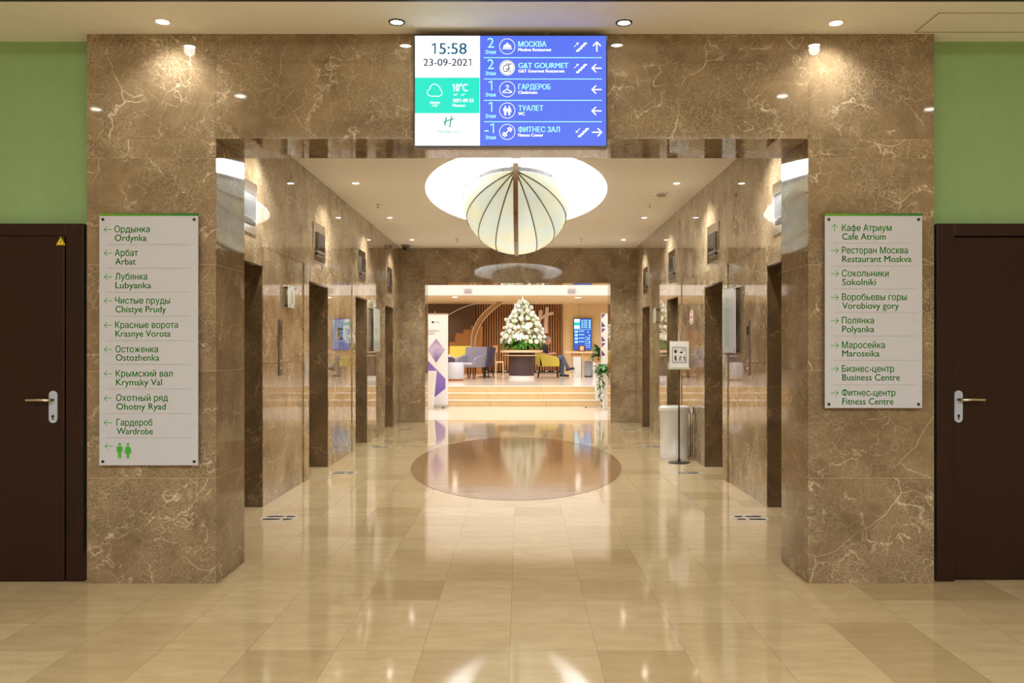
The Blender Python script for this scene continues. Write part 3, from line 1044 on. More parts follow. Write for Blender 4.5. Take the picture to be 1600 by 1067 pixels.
# ------------------------------------------------------------------ the boat-shaped pendant under the dome
def shade_material():
    k = NT('translucent_shade')
    out = k.t.nodes['Material Output']
    tc = k.n('ShaderNodeTexCoord')
    nz = k.n('ShaderNodeTexNoise', i_Scale=1.6, i_Detail=2.0); k.l(tc.outputs['Object'], nz.inputs['Vector'])
    c = k.ramp(nz.outputs[0], [(0.35, srgb(200, 210, 204)), (0.65, srgb(212, 206, 170))])
    k.l(c, k.b.inputs['Base Color']); k.b.inputs['Roughness'].default_value = 0.35
    tr = k.n('ShaderNodeBsdfTranslucent'); k.l(c, tr.inputs[0])
    mx = k.n('ShaderNodeMixShader', i_0=0.15)
    k.l(k.b.outputs[0], mx.inputs[1]); k.l(tr.outputs[0], mx.inputs[2]); k.l(mx.outputs[0], out.inputs[0])
    return k.mat


HA, HB, HCZ, HZ = 2.0, .655, .60, 3.19
pend = thing('pendant_lamp', 'large boat-shaped translucent ribbed pendant lamp hanging under the white ceiling dome', 'ceiling lamp', (0, DC, HZ))
def hull(u, v, g=0.0):
    return ((HB + g) * math.sin(u) * math.cos(v), -(HA + g) * math.cos(u), -(HCZ + g) * math.sin(u) * math.sin(v))
MB().grid(lambda a, c: hull(PI * (.004 + a * .992), PI * c), 64, 32).build('shade', shade_material(), pend, smooth=180)
M_RIB = plain('dark_bronze_rib', srgb(92, 80, 58), 0.4, 0.5)
for kq in range(1, 8):
    if kq == 4:
        continue
    v = PI * kq / 8
    MB().tube([hull(PI * (.01 + .98 * i / 40), v, .004) for i in range(41)], .0068, 6).build('rib', M_RIB, pend, smooth=180)
MB().tube([hull(PI * .70, PI * i / 32, .004) for i in range(33)], .007, 6).build('hoop', M_RIB, pend, smooth=180)
M_KEEL = plain('bronze_keel', srgb(134, 108, 80), 0.35, 0.4)
b = MB()
def keel(a, c):
    u = PI * (-.012 + 1.024 * a); q = hull(u, PI / 2, .02)
    return (-.025 + .05 * c, q[1], q[2] + (.03 if 0 else 0))
pts = [hull(PI * (i / 48), PI / 2, .0) for i in range(49)]
pts2 = [hull(PI * (i / 48), PI / 2, .024) for i in range(49)]
vs = []; fs = []
for p, q in zip(pts, pts2):
    vs += [(-.025, p[1], p[2]), (.025, p[1], p[2]), (.025, q[1], q[2]), (-.025, q[1], q[2])]
for i in range(48):
    a = 4 * i
    fs += [(a + 3, a + 2, a + 6, a + 7), (a + 2, a + 1, a + 5, a + 6), (a, a + 3, a + 7, a + 4), (a + 1, a, a + 4, a + 5)]
fs += [(0, 1, 2, 3), (192, 195, 194, 193)]
kl = b.raw(vs, fs)
# end post where the keel turns up to the rim
kl.box(-.025, .025, -HA - .024, -HA + .01, 0, .075); kl.box(-.025, .025, HA - .01, HA + .024, 0, .075)
kl = kl.build('keel', M_KEEL, pend)
for u in (.20, .36, .56, .74):
    q = hull(PI * u, PI / 2, .026)
    MB().ball(q, .008, .008, .008, 8, 6).build('screw', M_BLACK, kl)
# rim band: a thick pale hoop following the shade's edge
b = MB(); vs = []; fs = []; n = 72
for i in range(n):
    q = 2 * PI * i / n
    for (g, z) in ((.002, 0), (.012, 0), (.012, .045), (.002, .045)):
        vs.append(((HB + g) * math.cos(q), (HA + g) * math.sin(q), z))
for i in range(n):
    j = (i + 1) % n
    for e in range(4):
        e2 = (e + 1) % 4
        fs.append((4 * i + e, 4 * i + e2, 4 * j + e2, 4 * j + e))
rim = b.raw(vs, fs).build('rim', plain('pale_rim', srgb(140, 140, 138), 0.4), pend, smooth=40)
for i in range(16):
    q = 2 * PI * (i + .5) / 16
    MB().ball(((HB + .015) * math.cos(q), (HA + .015) * math.sin(q), .02), .007, .007, .007, 8, 6).build('rim_screw', M_BLACK, rim)
for yy in (-1.55, 1.55):
    b = MB(); b.tube([(0, yy, 0.0), (0, yy, .60)], .012, 8); b.box(-.3, .3, yy - .02, yy + .02, -.02, .01)
    b.build('hanger', M_STEEL, pend)
# bracket plate at the near end
b = MB(); b.box(-.055, .055, -HA + .10, -HA + .13, .02, .30); b.box(-.055, .055, -HA + .10, -HA + .2, .28, .30)
b.build('mounting_plate', M_WHITE_PL, pend)
M_BULB = glow('bulb', (1.0, .97, .92, 1), 9)
for yy in (-1.2, -.4, .4, 1.2):
    MB().ball((0, yy, .02), .04, .04, .055, 12, 8).build('bulb', M_BULB, pend, smooth=180)
DOME_W, SHADE_W = 560, 4
for yy in (-1.0, 0, 1.0):
    area_light('pendant_uplight', (0, yy, .06), .5, .7, DOME_W / 3, COOL, (PI, 0, 0), parent=pend)
    area_light('pendant_shade_light', (0, yy, .035), .5, .7, SHADE_W / 3, (1.0, .95, .82), (0, 0, 0), parent=pend)


# ------------------------------------------------------------------ lift indicators, call panels, plaques
ordw = ['first', 'second', 'third', 'fourth']
for sx, wn in ((-1, 'left-hand'), (1, 'right-hand')):
    rz = PI / 2 if sx < 0 else -PI / 2                       # local -y turns to face the hall
    for i, F in enumerate(FAR):
        yc = F - OPEN / 2
        t = thing('lift_indicator', 'steel framed dark floor indicator above the %s lift on the %s wall' % (ordw[i], wn), 'indicator', (sx * HW, yc, 2.555), rz, 'lift floor indicators')
        MB().box(-.28, .28, -.012, 0, -.215, .215).build('frame', M_CHROME, t, bevel=.003)
        MB().box(-.15, .19, -.030, -.012, -.10, .115).build('housing', M_CHROME, t, bevel=.004)
        MB().box(-.14, .18, -.033, -.030, -.09, .105).build('display', M_DARKGLASS, t)
        MB().box(-.15, .19, -.026, -.012, -.145, -.112).build('sill', M_DARKMETAL, t)


def call_panel(label, x, y, z, rz):
    t = thing('call_panel', label, 'call panel', (x, y, z), rz, 'lift call panels')
    MB().box(-.055, .055, -.010, 0, -.26, .26).build('plate', M_PANEL, t, bevel=.002)
    MB().box(-.03, .03, -.0125, -.01, .12, .2).build('display', M_DARKGLASS, t)
    MB().box(-.012, .012, -.0125, -.01, .02, .055).build('key_switch', M_CHROME, t)
    for zz in (-.12, -.19):
        for xx in (-.015, .015):
            MB().lathe([(.011, 0), (.009, .004)], 14).build('button', M_CHROME, t, loc=(xx, -.010, zz)).rotation_euler = (PI / 2, 0, 0)
    return t


call_panel('narrow brown metal lift call panel below the small white plaque, left-hand wall', -HW, 8.26, 1.39, PI / 2)
call_panel('narrow brown metal lift call panel beside the wall directory sign, right-hand wall', HW, 8.32, 1.39, -PI / 2)

M_FROST = plain('frosted_glass_plate', srgb(214, 220, 212), 0.12, var=.02)
def plaque(label, sx, y, z, w_, h, off=.045):
    t = thing('wall_plaque', label, 'sign', (sx * HW, y, z), PI / 2 if sx < 0 else -PI / 2, 'small wall plaques')
    MB().box(-w_ / 2, w_ / 2, -off, -off + .008, -h / 2, h / 2).build('plate', M_FROST, t, bevel=.001)
    standoff_caps(t, [(qx * (w_ / 2 - .02), qz * (h / 2 - .02)) for qx in (-1, 1) for qz in (-1, 1)], -off - .004, 0)
    MB().box(-.012, .012, -off - .001, -off, -h * .3, h * .3).build('mark', plain('grey_green_print', srgb(110, 140, 110), .5), t)
    return t


plaque('small frosted glass plaque on standoffs above the left-hand call panel', -1, 8.52, 1.88, .24, .21)
plaque('small frosted glass plaque between the second and third left-hand lifts', -1, 11.1, 1.57, .16, .16)
plaque('small frosted glass plaque between the third and fourth right-hand lifts', 1, 13.9, 1.9, .24, .24)


def wall_directory(label, sx, y):
    t = thing('directory_sign', label, 'sign', (sx * HW, y, 1.665), PI / 2 if sx < 0 else -PI / 2, 'glass signs on the hall walls')
    W2, H2, D = .275, .325, .05
    MB().box(-W2, W2, -D, -D + .008, -H2, H2).build('plate', M_SIGN, t, bevel=.001)
    MB().box(-W2, W2, -D - .001, -D + .01, H2 + .0005, H2 + .012).build('top_band', M_SIGN_BAND, t)
    standoff_caps(t, [(qx * (W2 - .02), qz * (H2 - .02)) for qx in (-1, 1) for qz in (-1, 1)], -D - .004, 0)
    s = Sheet(0, 0, .001, D + .0007)
    s.man(-120, -255, 75).woman(-80, -255, 75).build('restroom_figures', M_SIGN_GREEN, t)
    for i, (a, c) in enumerate((('Ордынка', 'Ordynka'), ('Арбат', 'Arbat'), ('Лубянка', 'Lubyanka'), ('Гардероб', 'Wardrobe'))):
        s = Sheet(0, 0, .001, D + .0007)
        s.text(a, -150, 40, -115 + 105 * i, 30).text(c, -150, 30, -72 + 105 * i, 30).build('lettering', M_SIGN_GREEN, t)
        Sheet(0, 0, .001, D + .0007).rect(-230, -147 + 105 * i, 230, -145 + 105 * i).build('rule', M_SIGN_LINE, t)
    return t


wall_directory('square white glass directory sign on the right-hand wall beside the nearest call panel', 1, 8.92)
wall_directory('square white glass directory sign on the left-hand wall between third and fourth lifts', -1, 13.55)
# red and white strip sticker on the right wall
t = thing('safety_sticker', 'red and white double-pointed safety sticker on the right-hand wall above the litter bin', 'sticker', (HW - .0005, 11.1, 1.78), -PI / 2)
t.scale = (3.2, 1, 1)
Sheet(0, 0, .001, .0006).poly([(-38 + 0, -70), (0, -105), (38, -70), (38, 70), (0, 105), (-38, 70)]).build('backing', plain('sticker_white', srgb(238, 230, 228), .4), t)
s = Sheet(0, 0, .001, .0012); s.stroke([(-32, -68), (0, -97), (32, -68), (32, 68), (0, 97), (-32, 68)], 7, True); s.disc(0, -60, 13).rect(-14, -18, 14, 18).disc(0, 60, 13)
s.build('symbol', plain('sticker_red', srgb(168, 60, 70), .4), t)

# ------------------------------------------------------------------ footprint stickers in front of each lift
M_DEC = plain('pale_floor_sticker', srgb(206, 194, 168), 0.06, var=.03)
M_DECRING = plain('grey_blue_sticker_ring', srgb(206, 210, 212), 0.3)
M_SOLE = plain('black_sole_print', srgb(30, 34, 42), 0.7, spec=.15)
sole = [(-.105, -.012), (-.1, -.028), (-.075, -.034), (-.03, -.026), (.02, -.033), (.07, -.038), (.1, -.026), (.108, 0), (.1, .024), (.07, .034), (.02, .028), (-.03, .026), (-.075, .03), (-.1, .02)]
for sx, nm in ((-1, 'left-hand'), (1, 'right-hand')):
    for i, y in enumerate((7.21, 9.83, 12.42, 15.1)):
        t = thing('footprint_sticker', 'round floor sticker with two dark shoe prints before the %s %s lift' % (ordw[i], nm), 'floor sticker', (sx * 1.92, y, 0), 0 if sx > 0 else PI, 'footprint floor stickers')
        MB().lathe([(.15, .0002), (.15, .0008)], 40).build('disc', M_DEC, t)
        b = MB()
        for q in range(40):
            a0, a1 = 2 * PI * q / 40, 2 * PI * (q + 1) / 40
            b.raw([(r_ * math.cos(a), r_ * math.sin(a), .0011) for (r_, a) in ((.142, a0), (.149, a0), (.149, a1), (.142, a1))], [(0, 1, 2, 3)])
        b.build('ring', M_DECRING, t)
        for yy in (-.058, .058):
            q_ = 1 if yy > 0 else -1
            ball_ = [(-.018, -.026), (.02, -.030), (.07, -.035), (.1, -.024), (.108, 0), (.1, .022), (.07, .031), (.02, .026), (-.018, .024)]
            heel_ = [(-.105, -.012), (-.1, -.026), (-.075, -.031), (-.040, -.026), (-.040, .024), (-.075, .028), (-.1, .02)]
            b = MB()
            for pl_ in (ball_, heel_):
                b.raw([(p[0] * 1.1, p[1] * q_ * .95 + yy, .0012) for p in pl_], [tuple(range(len(pl_))) if q_ > 0 else tuple(range(len(pl_)))[::-1]])
            b.build('shoe_print', M_SOLE, t)

# ------------------------------------------------------------------ litter bin and sign stand by the right wall
by = 11.12
bx = X(1053.5, by)
t = thing('litter_bin', 'tall white ribbed litter bin with a domed rim beside the right-hand wall', 'bin', (bx, by, 0))
prof_n = 60
b = MB(); vs = []; fs = []
levels = [(0.0, .172), (.02, .176), (.08, .176), (.09, .172), (.55, .178), (.56, .182), (.60, .182)]
for (z, r) in levels:
    for i in range(prof_n):
        a = 2 * PI * i / prof_n
        rr = r + (.003 if (i % 5 == 0 and .085 < z < .56) else 0)
        vs.append((rr * math.cos(a), rr * math.sin(a), z))
for kq in range(len(levels) - 1):
    for i in range(prof_n):
        j = (i + 1) % prof_n
        fs.append((kq * prof_n + i, kq * prof_n + j, (kq + 1) * prof_n + j, (kq + 1) * prof_n + i))
fs.append(tuple(range(prof_n))[::-1])
b.raw(vs, fs).build('body', M_WHITE_PL, t, smooth=50)
b = MB(); b.lathe([(.182, .60), (.196, .605), (.196, .635), (.19, .65), (.165, .662), (.12, .664), (.115, .60), (.1, .45)], 48, cap=False); b.build('rim', M_WHITE_PL, t, smooth=40)
MB().tube([(.186, -.02, .62), (.2, -.02, .56), (.2, -.02, .05), (.18, -.02, .02)], .006, 8).build('rear_strut', M_BLACK, t)

yy0 = 10.72
t = thing('sign_stand', 'thin black pole sign stand with a white hygiene notice, before the litter bin', 'sign stand', (X(1061, yy0), yy0, 0))
MB().lathe([(.133, 0), (.133, .006), (.12, .010), (.02, .014), (.014, .05)], 40).build('base', M_BLACK, t, smooth=30)
b = MB(); b.tube([(0, 0, .01), (0, 0, 1.28)], .0095, 12); b.build('pole', M_DARKMETAL, t, smooth=60)
zz0, zz1 = Z(577, yy0), Z(533, yy0)
holder = MB(); holder.box(-.118, .118, -.016, -.004, zz0 + .012, zz1); holder = holder.build('holder', plain('clear_acrylic', srgb(214, 220, 204), .12), t, bevel=.002)
b = MB(); b.prism([(-.137, zz0), (.137, zz0), (.13, zz0 + .02), (-.13, zz0 + .02)], -.035, 0, 'y'); b.box(-.137, -.118, -.03, -.02, zz0, zz0 + .09)
b.build('tray', plain('acrylic_tray', srgb(196, 202, 184), .15), t)
k2 = yy0 / FPX
MB().box(-.112, .112, -.0175, -.0165, zz0 + .025, zz1 - .012).build('notice', M_PAPER, t)
s = Sheet(1062.5, 555, k2, .0190); s.b.M = Matrix.Translation((0, 0, Z(555, yy0)))
for q in ((1051.3, 542.3, 1073.7, 543), (1051.3, 565.8, 1073.7, 566.5), (1051.3, 542.3, 1052, 566.5), (1073, 542.3, 1073.7, 566.5)):
    s.rect(*q)
s.build('notice_border', M_INK, t)
s = Sheet(1062.5, 555, k2, .0190); s.b.M = Matrix.Translation((0, 0, Z(555, yy0)))
s.poly([(1054.4, 547.5), (1059, 547.5), (1058.4, 551.5), (1055, 551.5)]).stroke([(1054, 546.5), (1059.4, 546.5)], .6).stroke([(1055.2, 545), (1056, 546.3)], .5)       # cup
s.poly([(1063.5, 549.5), (1066.5, 549), (1068.5, 550.4), (1066, 552), (1063.5, 551.8)]).stroke([(1066, 547.6), (1070, 545), (1071.6, 546.6)], .9).disc(1070.6, 549, .6)  # hands under a tap
s.poly([(1055, 557.5), (1057.8, 557), (1058.2, 563.4), (1055.6, 563.6)]).stroke([(1054.6, 558), (1056.4, 555.4), (1058, 556.4)], .9)                                    # bin
for (mx, q) in ((1064, 1), (1070.4, -1)):
    s.disc(mx, 556.6, .9); s.stroke([(mx, 557.6), (mx - .5 * q, 560.5), (mx - 2 * q, 563.6)], 1.0); s.stroke([(mx - .5 * q, 560.5), (mx + 1.2 * q, 563.6)], .9); s.stroke([(mx - .2 * q, 558), (mx + 2.4 * q, 559)], .8); s.stroke([(mx, 558), (mx - 2 * q, 559.6)], .8)
s.build('pictograms', M_INK, t)

# ================================================================== the lobby beyond the hall
ZP = .465                                     # platform height
YSTEP = 21.1
M_STONE_W = plain('pale_lobby_stone', srgb(236, 222, 204), 0.12, var=.03, scale=3)
M_RISER = plain('honey_stone_riser', srgb(226, 196, 150), 0.18, var=.06, scale=5)
M_NOSE = plain('pale_step_nosing', srgb(246, 236, 216), 0.2)
M_SLAT = wood_material('walnut_slat', srgb(146, 100, 60), srgb(172, 122, 78), 0.45)
M_SLATBACK = plain('dark_slat_backing', srgb(60, 36, 20), 0.7)
M_OAK = wood_material('oak_stair_wood', srgb(196, 144, 84), srgb(220, 172, 112), 0.4, 'x')
M_OAKTOP = wood_material('pale_oak_top', srgb(218, 188, 148), srgb(236, 210, 172), 0.35, 'x')
M_BROWNWALL = plain('brown_wall_covering', srgb(96, 72, 50), 0.6)
M_PURPLEDRUM = plain('aubergine_lacquer', srgb(74, 58, 62), 0.35)
M_LEGWOOD = wood_material('dark_leg_wood', srgb(58, 28, 20), srgb(84, 42, 30), 0.4)
M_YELLOW = plain('mustard_fabric', srgb(210, 192, 84), 0.85, var=.06, scale=60, bump=.15)
M_GREYF = plain('grey_fabric', srgb(142, 138, 152), 0.85, var=.06, scale=60, bump=.15)
M_GREYCUSH = plain('pale_grey_fabric', srgb(190, 188, 196), 0.85, var=.05, scale=60, bump=.15)
M_PURPLEF = plain('slate_purple_fabric', srgb(84, 76, 104), 0.85, var=.06, scale=60, bump=.15)
M_POUF = plain('light_grey_leather', srgb(196, 198, 206), 0.55, var=.03)

# shell
b = MB()
b.box(-8, -HW, YE2 - .01, YE2 + .2, 0, 6.1); b.box(HW, 8, YE2 - .01, YE2 + .2, 0, 6.1); b.box(-HW, HW, YE2 - .01, YE2 + .2, ZC + .03, 6.1)
struct(b.build('wall_lobby_front', M_CREAM_WALL))
struct(MB().box(-8.1, -8, YE2, 34.5, 0, 6.1).build('wall_lobby_left', M_CREAM_WALL))
struct(MB().box(8, 8.1, YE2, 34.5, 0, 6.1).build('wall_lobby_right', M_CREAM_WALL))
struct(MB().box(-8, 8, YE2, 28.7, 6.0, 6.1).build('ceiling_atrium', M_WHITE_PAINT))
struct(MB().box(-8, 8, 28.3, 28.7, 3.1, 6.05).build('wall_mezzanine', M_WHITE_PAINT))
struct(MB().box(-8, 8, 28.7, 34.5, 3.1, 3.2).build('ceiling_lobby', plain('warm_lobby_ceiling', srgb(236, 210, 168), .7)))
# steps and platform
b = MB(); bn = MB()
XR = X(929, YSTEP + .6)
for i in range(3):
    y0 = YSTEP + .3 * i
    zt = ZP / 3 * (i + 1)
    xr = XR + .06 * (2 - i)
    n_ = 5
    for kq in range(6):
        xa, xb = -6 + kq * (xr + 6) / 6, -6 + (kq + 1) * (xr + 6) / 6
        b.slab(xa, xb, y0, y0 + .34, zt - ZP / 3 if i == 0 else 0, zt - .02, .002)
    bn.box(-6, xr, y0 - .012, y0 + .34, zt - .02, zt)
st = struct(b.build('steps', M_RISER))
bn.build('nosing', M_NOSE, st)
struct(MB().box(-8, XR, YSTEP + .9, 34.5, 0, ZP).build('floor_lobby', M_STONE_W))
struct(MB().box(XR, 8, YSTEP + .6, 34.5, 0, ZP).build('floor_lobby_right', M_STONE_W))
struct(MB().box(-8, 8, 17.1, YSTEP, 0, .0015).build('floor_threshold', plain('pale_polished_floor', srgb(232, 222, 206), .09, var=.02, scale=3)))

# back wall: slats, cream panels, brown return on the left
YW = 34.0
xs0, xs1 = X(742, YW), X(879, YW)
struct(MB().box(-8, 8, YW + .06, YW + .3, ZP, 3.1).build('wall_lobby_rear', M_CREAM_WALL))
b = MB(); b.m = 1; b.box(X(700, YW), xs1, YW + .02, YW + .06, ZP, 3.1); b.m = 0
x = X(700, YW) + .02
while x < xs1 - .06:
    b.box(x, x + .058, YW - .03, YW + .025, ZP + .06, 3.1); x += .098
b.m = 2; b.box(X(700, YW), xs1, YW - .04, YW + .02, ZP, ZP + .06)
struct(b.build('wall_slat_panel', [M_SLAT, M_SLATBACK, M_BLACK]))
struct(MB().box(X(560, 33.7), X(741, 33.7), 33.7, 33.8, ZP, 3.1).build('wall_brown_panel', M_BROWNWALL))
struct(MB().box(X(905, YW) - .003, X(905, YW) + .003, YW + .055, YW + .06, ZP, 3.1).build('trim_3', M_SLATBACK))
# wall letter
yl = YW - .08; k3 = yl / FPX
t = thing('wall_emblem', 'large pale metal slanted letter emblem on the wooden slat wall behind the flowers', 'emblem', (X(852, yl), YW - .03, Z(500, yl)))
def bar(pts, w_):
    P = [((px - 852) * k3, (500 - py) * k3) for px, py in pts]
    b_ = MB()
    n = len(P); L = []; R = []
    for i in range(n):
        a, c = P[max(i - 1, 0)], P[min(i + 1, n - 1)]
        d = math.hypot(c[0] - a[0], c[1] - a[1]); nx, ny = -(c[1] - a[1]) / d * w_ / 2, (c[0] - a[0]) / d * w_ / 2
        L.append((P[i][0] + nx, P[i][1] + ny)); R.append((P[i][0] - nx, P[i][1] - ny))
    return b_.prism(L + R[::-1], -.07 if w_ > .12 else -.085, 0, 'y')
M_EMB = plain('champagne_metal', srgb(214, 196, 186), .35, .3)
bar([(845.5, 484.5), (844, 494), (842, 503), (840, 514)], .132).build('upright', M_EMB, t)
bar([(855, 480), (854, 492), (853, 505), (853.4, 520.5)], .132).build('upright', M_EMB, t)
bar([(838, 503), (846, 496.5), (855, 491.5), (864.5, 489)], .112).build('crossbar', M_EMB, t)
# uplights along the slat wall
for i, px in enumerate((760, 775, 790, 825, 839.5, 854, 868)):
    t = thing('wall_uplight', 'small floor uplight at the foot of the slat wall, %s from the left' % ['first', 'second', 'third', 'fourth', 'fifth', 'sixth', 'seventh'][i], 'light', (X(px, 33.75), 33.75, ZP), 0, 'uplights under the slat wall')
    MB().lathe([(.05, 0), (.05, .05), (.044, .055)], 16).build('housing', M_DARKMETAL, t)
    MB().lathe([(.042, .0555), (.042, .057)], 16).build('lamp', glow('uplight_face', (1, .85, .6, 1), 6) if i == 0 else bpy.data.materials['uplight_face'], t)
    spot_light('uplight_beam', (0, 0, .07), 9, (1, .8, .52), 70, .8, (PI - .25, 0, 0), .03, t)

# curved staircase: treads, swept stringer band and handrail
ysr = 32.4
t = thing('staircase', 'wooden staircase with a swept pale stringer rising behind the grey armchairs', 'staircase', (X(720, ysr), ysr, ZP))
x0_, = (X(720, ysr),)
prof = [(692, 556), (700, 556), (700, 541), (702, 541), (702, 534), (711, 534), (711, 526), (712, 526), (712, 520.5), (724, 520.5), (724, 515), (736, 515), (736, 509), (752, 509), (752, 592), (692, 592)]
b = MB(); b.prism([(X(px, ysr) - x0_, Z(min(py, 588), ysr) - ZP) for px, py in prof], 0, .9, 'y')
b.build('stair_flight', wood_material('shaded_stair_wood', srgb(158, 108, 60), srgb(184, 132, 78), 0.45, 'x'), t)  # darker oak: the stair's shade is put into the wood colour
def sweep(pts, y0, y1, w_):
    """ribbon in the plane of the stair, w_ wide in px"""
    L = []; R = []
    n = len(pts)
    for i in range(n):
        a, c = pts[max(i - 1, 0)], pts[min(i + 1, n - 1)]
        d = math.hypot(c[0] - a[0], c[1] - a[1]); nx, ny = -(c[1] - a[1]) / d * w_ / 2, (c[0] - a[0]) / d * w_ / 2
        L.append((pts[i][0] + nx, pts[i][1] + ny)); R.append((pts[i][0] - nx, pts[i][1] - ny))
    vs = []; fs = []
    for i in range(n):
        for (p, y) in ((L[i], y0), (R[i], y0), (R[i], y1), (L[i], y1)):
            vs.append((X(p[0], ysr) - x0_, y, Z(p[1], ysr) - ZP))
    for i in range(n - 1):
        for e in range(4):
            f = (e + 1) % 4
            fs.append((4 * i + e, 4 * i + f, 4 * i + 4 + f, 4 * i + 4 + e))
    fs += [(0, 3, 2, 1), tuple(4 * (n - 1) + e for e in range(4))]
    return MB().raw(vs, fs)
def bez(p0, p1, p2, p3, n=24):
    o_ = []
    for i in range(n + 1):
        q = i / n
        o_.append(tuple((1 - q) ** 3 * a + 3 * (1 - q) ** 2 * q * b_ + 3 * (1 - q) * q * q * c + q ** 3 * d for a, b_, c, d in zip(p0, p1, p2, p3)))
    return o_
M_STRING = plain('pale_stringer', srgb(176, 134, 88), .4)
sweep(bez((739.5, 543), (737, 512), (752, 490), (788, 468)), -.12, .05, 5.0).build('stringer', M_STRING, t, smooth=40)
sweep(bez((736.5, 543), (734, 510), (750, 488), (782, 468)), -.16, .0, .9).build('handrail', M_NOSE, t, smooth=40)
sweep(bez((742.6, 543), (741, 514), (756, 493), (790, 470.5)), -.16, .0, .9).build('handrail', M_NOSE, t, smooth=40)
sweep(bez((701, 493), (716, 484), (730, 477), (752, 473.5)), -.3, -.25, .8).build('handrail', M_NOSE, t, smooth=40)

# lobby downlights, added fill spots and boxes on the mezzanine edge
for (px, py, nm) in ((711, 464, 'over the staircase'), (903, 464.8, 'before the cream wall')):
    y = (3.1 - CH) * FPX / (VY - py)
    t = thing('downlight', 'recessed lobby ceiling downlight %s' % nm, 'ceiling light', (X(px, y), y, 3.1), 0, 'lobby downlights')
    MB().lathe([(.12, 0), (.12, -.006), (.09, -.006)], 24, cap=False).build('trim_ring', M_TRIM_W, t)
    MB().lathe([(.09, -.005), (.09, -.004)], 24).build('lamp', M_LAMP, t)
    spot_light('downlight_beam', (0, 0, -.03), LOBBY_W, (1.0, .93, .82), 150, 1.0, (0, 0, 0), .08, t)
for ry_, rn in ((29.3, 'front'), (32.6, 'rear')):  # added fill spots that light the lobby, their faces small and dim
    for i, x_ in enumerate((-4.6, -2.9, -.6, .7, 3.4)):
        t = thing('downlight', 'small added lobby ceiling fill spot, %s row, %s from the staircase end' % (rn, ['first', 'second', 'third', 'fourth', 'fifth'][i]), 'ceiling light', (x_, ry_, 3.1), 0, 'lobby downlights')
        MB().lathe([(.036, 0), (.036, -.003), (.028, -.003)], 20, cap=False).build('trim_ring', M_TRIM_W, t)
        MB().lathe([(.028, -.0025), (.028, -.0015)], 20).build('lamp', M_LAMP_FILL, t)
        spot_light('downlight_beam', (0, 0, -.03), LOBBY_W, (1.0, .93, .82), 150, 1.0, (0, 0, 0), .04, t)
for (px, nm) in ((731.5, 'above the staircase'), (893, 'above the blue display')):
    t = thing('speaker_box', 'small white box on the mezzanine edge %s' % nm, 'speaker', (X(px, 28.3), 28.3, Z(454, 28.3)), 0, 'boxes on the mezzanine edge')
    MB().box(-.125, .125, -.09, 0, -.075, .075).build('case', plain('grey_white_case', srgb(206, 204, 206), .5), t, bevel=.02, seg=3)
    MB().box(-.105, .105, -.096, -.088, -.058, .03).build('grille', plain('grey_grille', srgb(178, 176, 180), .6), t)

# ------------------------------------------------------------------ furniture
def armchair(name, label, fab, seatfab, loc, rotz, wd=.74, back=.50, arm=.30, group='lobby armchairs'):
    """tub armchair facing local -y; origin on the floor"""
    t = thing(name, label, 'armchair', loc, rotz, group)
    h = wd / 2
    MB().box(-h + .07, h - .07, -.32, .27, .355, .42).build('seat_frame', fab, t, bevel=.015)
    MB().box(-h + .08, h - .08, -.34, .24, .415, .495).build('seat_cushion', seatfab, t, bevel=.035, seg=3)
    b = MB()
    def bk(a, c):
        x_ = -h + wd * a
        cv = .06 * (1 - (2 * a - 1) ** 2)
        return (x_, .24 + cv + .10 * c - .03, .355 + (.095 + back) * c)
    b.grid(bk, 10, 6)
    f0 = len(b.v)
    b.grid(lambda a, c: (bk(1 - a, c)[0], bk(1 - a, c)[1] + .085, bk(1 - a, c)[2] + .005), 10, 6)
    nn = 11
    for j in range(6):
        for (i0, i1) in ((0, 10), (10, 0)):
            b.f.append((j * nn + i0, (j + 1) * nn + i0, f0 + (j + 1) * nn + i1, f0 + j * nn + i1)); b.mi.append(0); b.rnd.append(0)
    for i in range(10):
        for j in (0, 6):
            b.f.append((j * nn + i, j * nn + i + 1, f0 + j * nn + 10 - i - 1, f0 + j * nn + 10 - i)); b.mi.append(0); b.rnd.append(0)
    b.build('backrest', fab, t, smooth=50)
    for sx in (-1, 1):
        prof = [(.30, .355), (-.33, .355), (-.345, .33 + arm * .55), (-.31, .40 + arm * .72), (-.22, .42 + arm * .86), (.05, .43 + arm), (.30, .45 + arm * 1.1)]
        xa, xb = sorted((sx * h, sx * (h - .085)))
        MB().prism(prof, xa, xb, 'x').build('armrest', fab, t, bevel=.02, seg=3)
    for sx in (-1, 1):
        for (yy, sp) in ((-.27, -.03), (.27, .07)):
            MB().tube([(sx * (h - .09), yy, .37), (sx * (h - .07), yy + sp, 0)], [.027, .017], 8).build('leg', M_LEGWOOD, t, smooth=60)
    return t


def Pl(px, y):
    return (X(px, y), y, ZP)


armchair('armchair', 'mustard yellow tub armchair with the seated man in it', M_YELLOW, M_YELLOW, Pl(857, 28.4), PI / 2, .72, .36, .30)
armchair('armchair', 'grey armchair with pale seat facing the hall, in front of the yellow chair', M_GREYF, M_GREYCUSH, Pl(735, 26.9), -.5, .72, .52, .27)
armchair('armchair', 'mustard yellow armchair mostly hidden behind the grey armchair', M_YELLOW, M_YELLOW, Pl(715, 30.3), -.2, .72, .56, .27)
armchair('armchair', 'slate purple armchair partly hidden at the right of the grey armchair', M_PURPLEF, M_PURPLEF, Pl(752, 28.2), -PI / 2 - .3, .62, .50, .25)
armchair('armchair', 'slate purple armchair peeping out behind the left rolled banner', M_PURPLEF, M_PURPLEF, Pl(696, 29.6), PI / 2, .66, .52, .25)


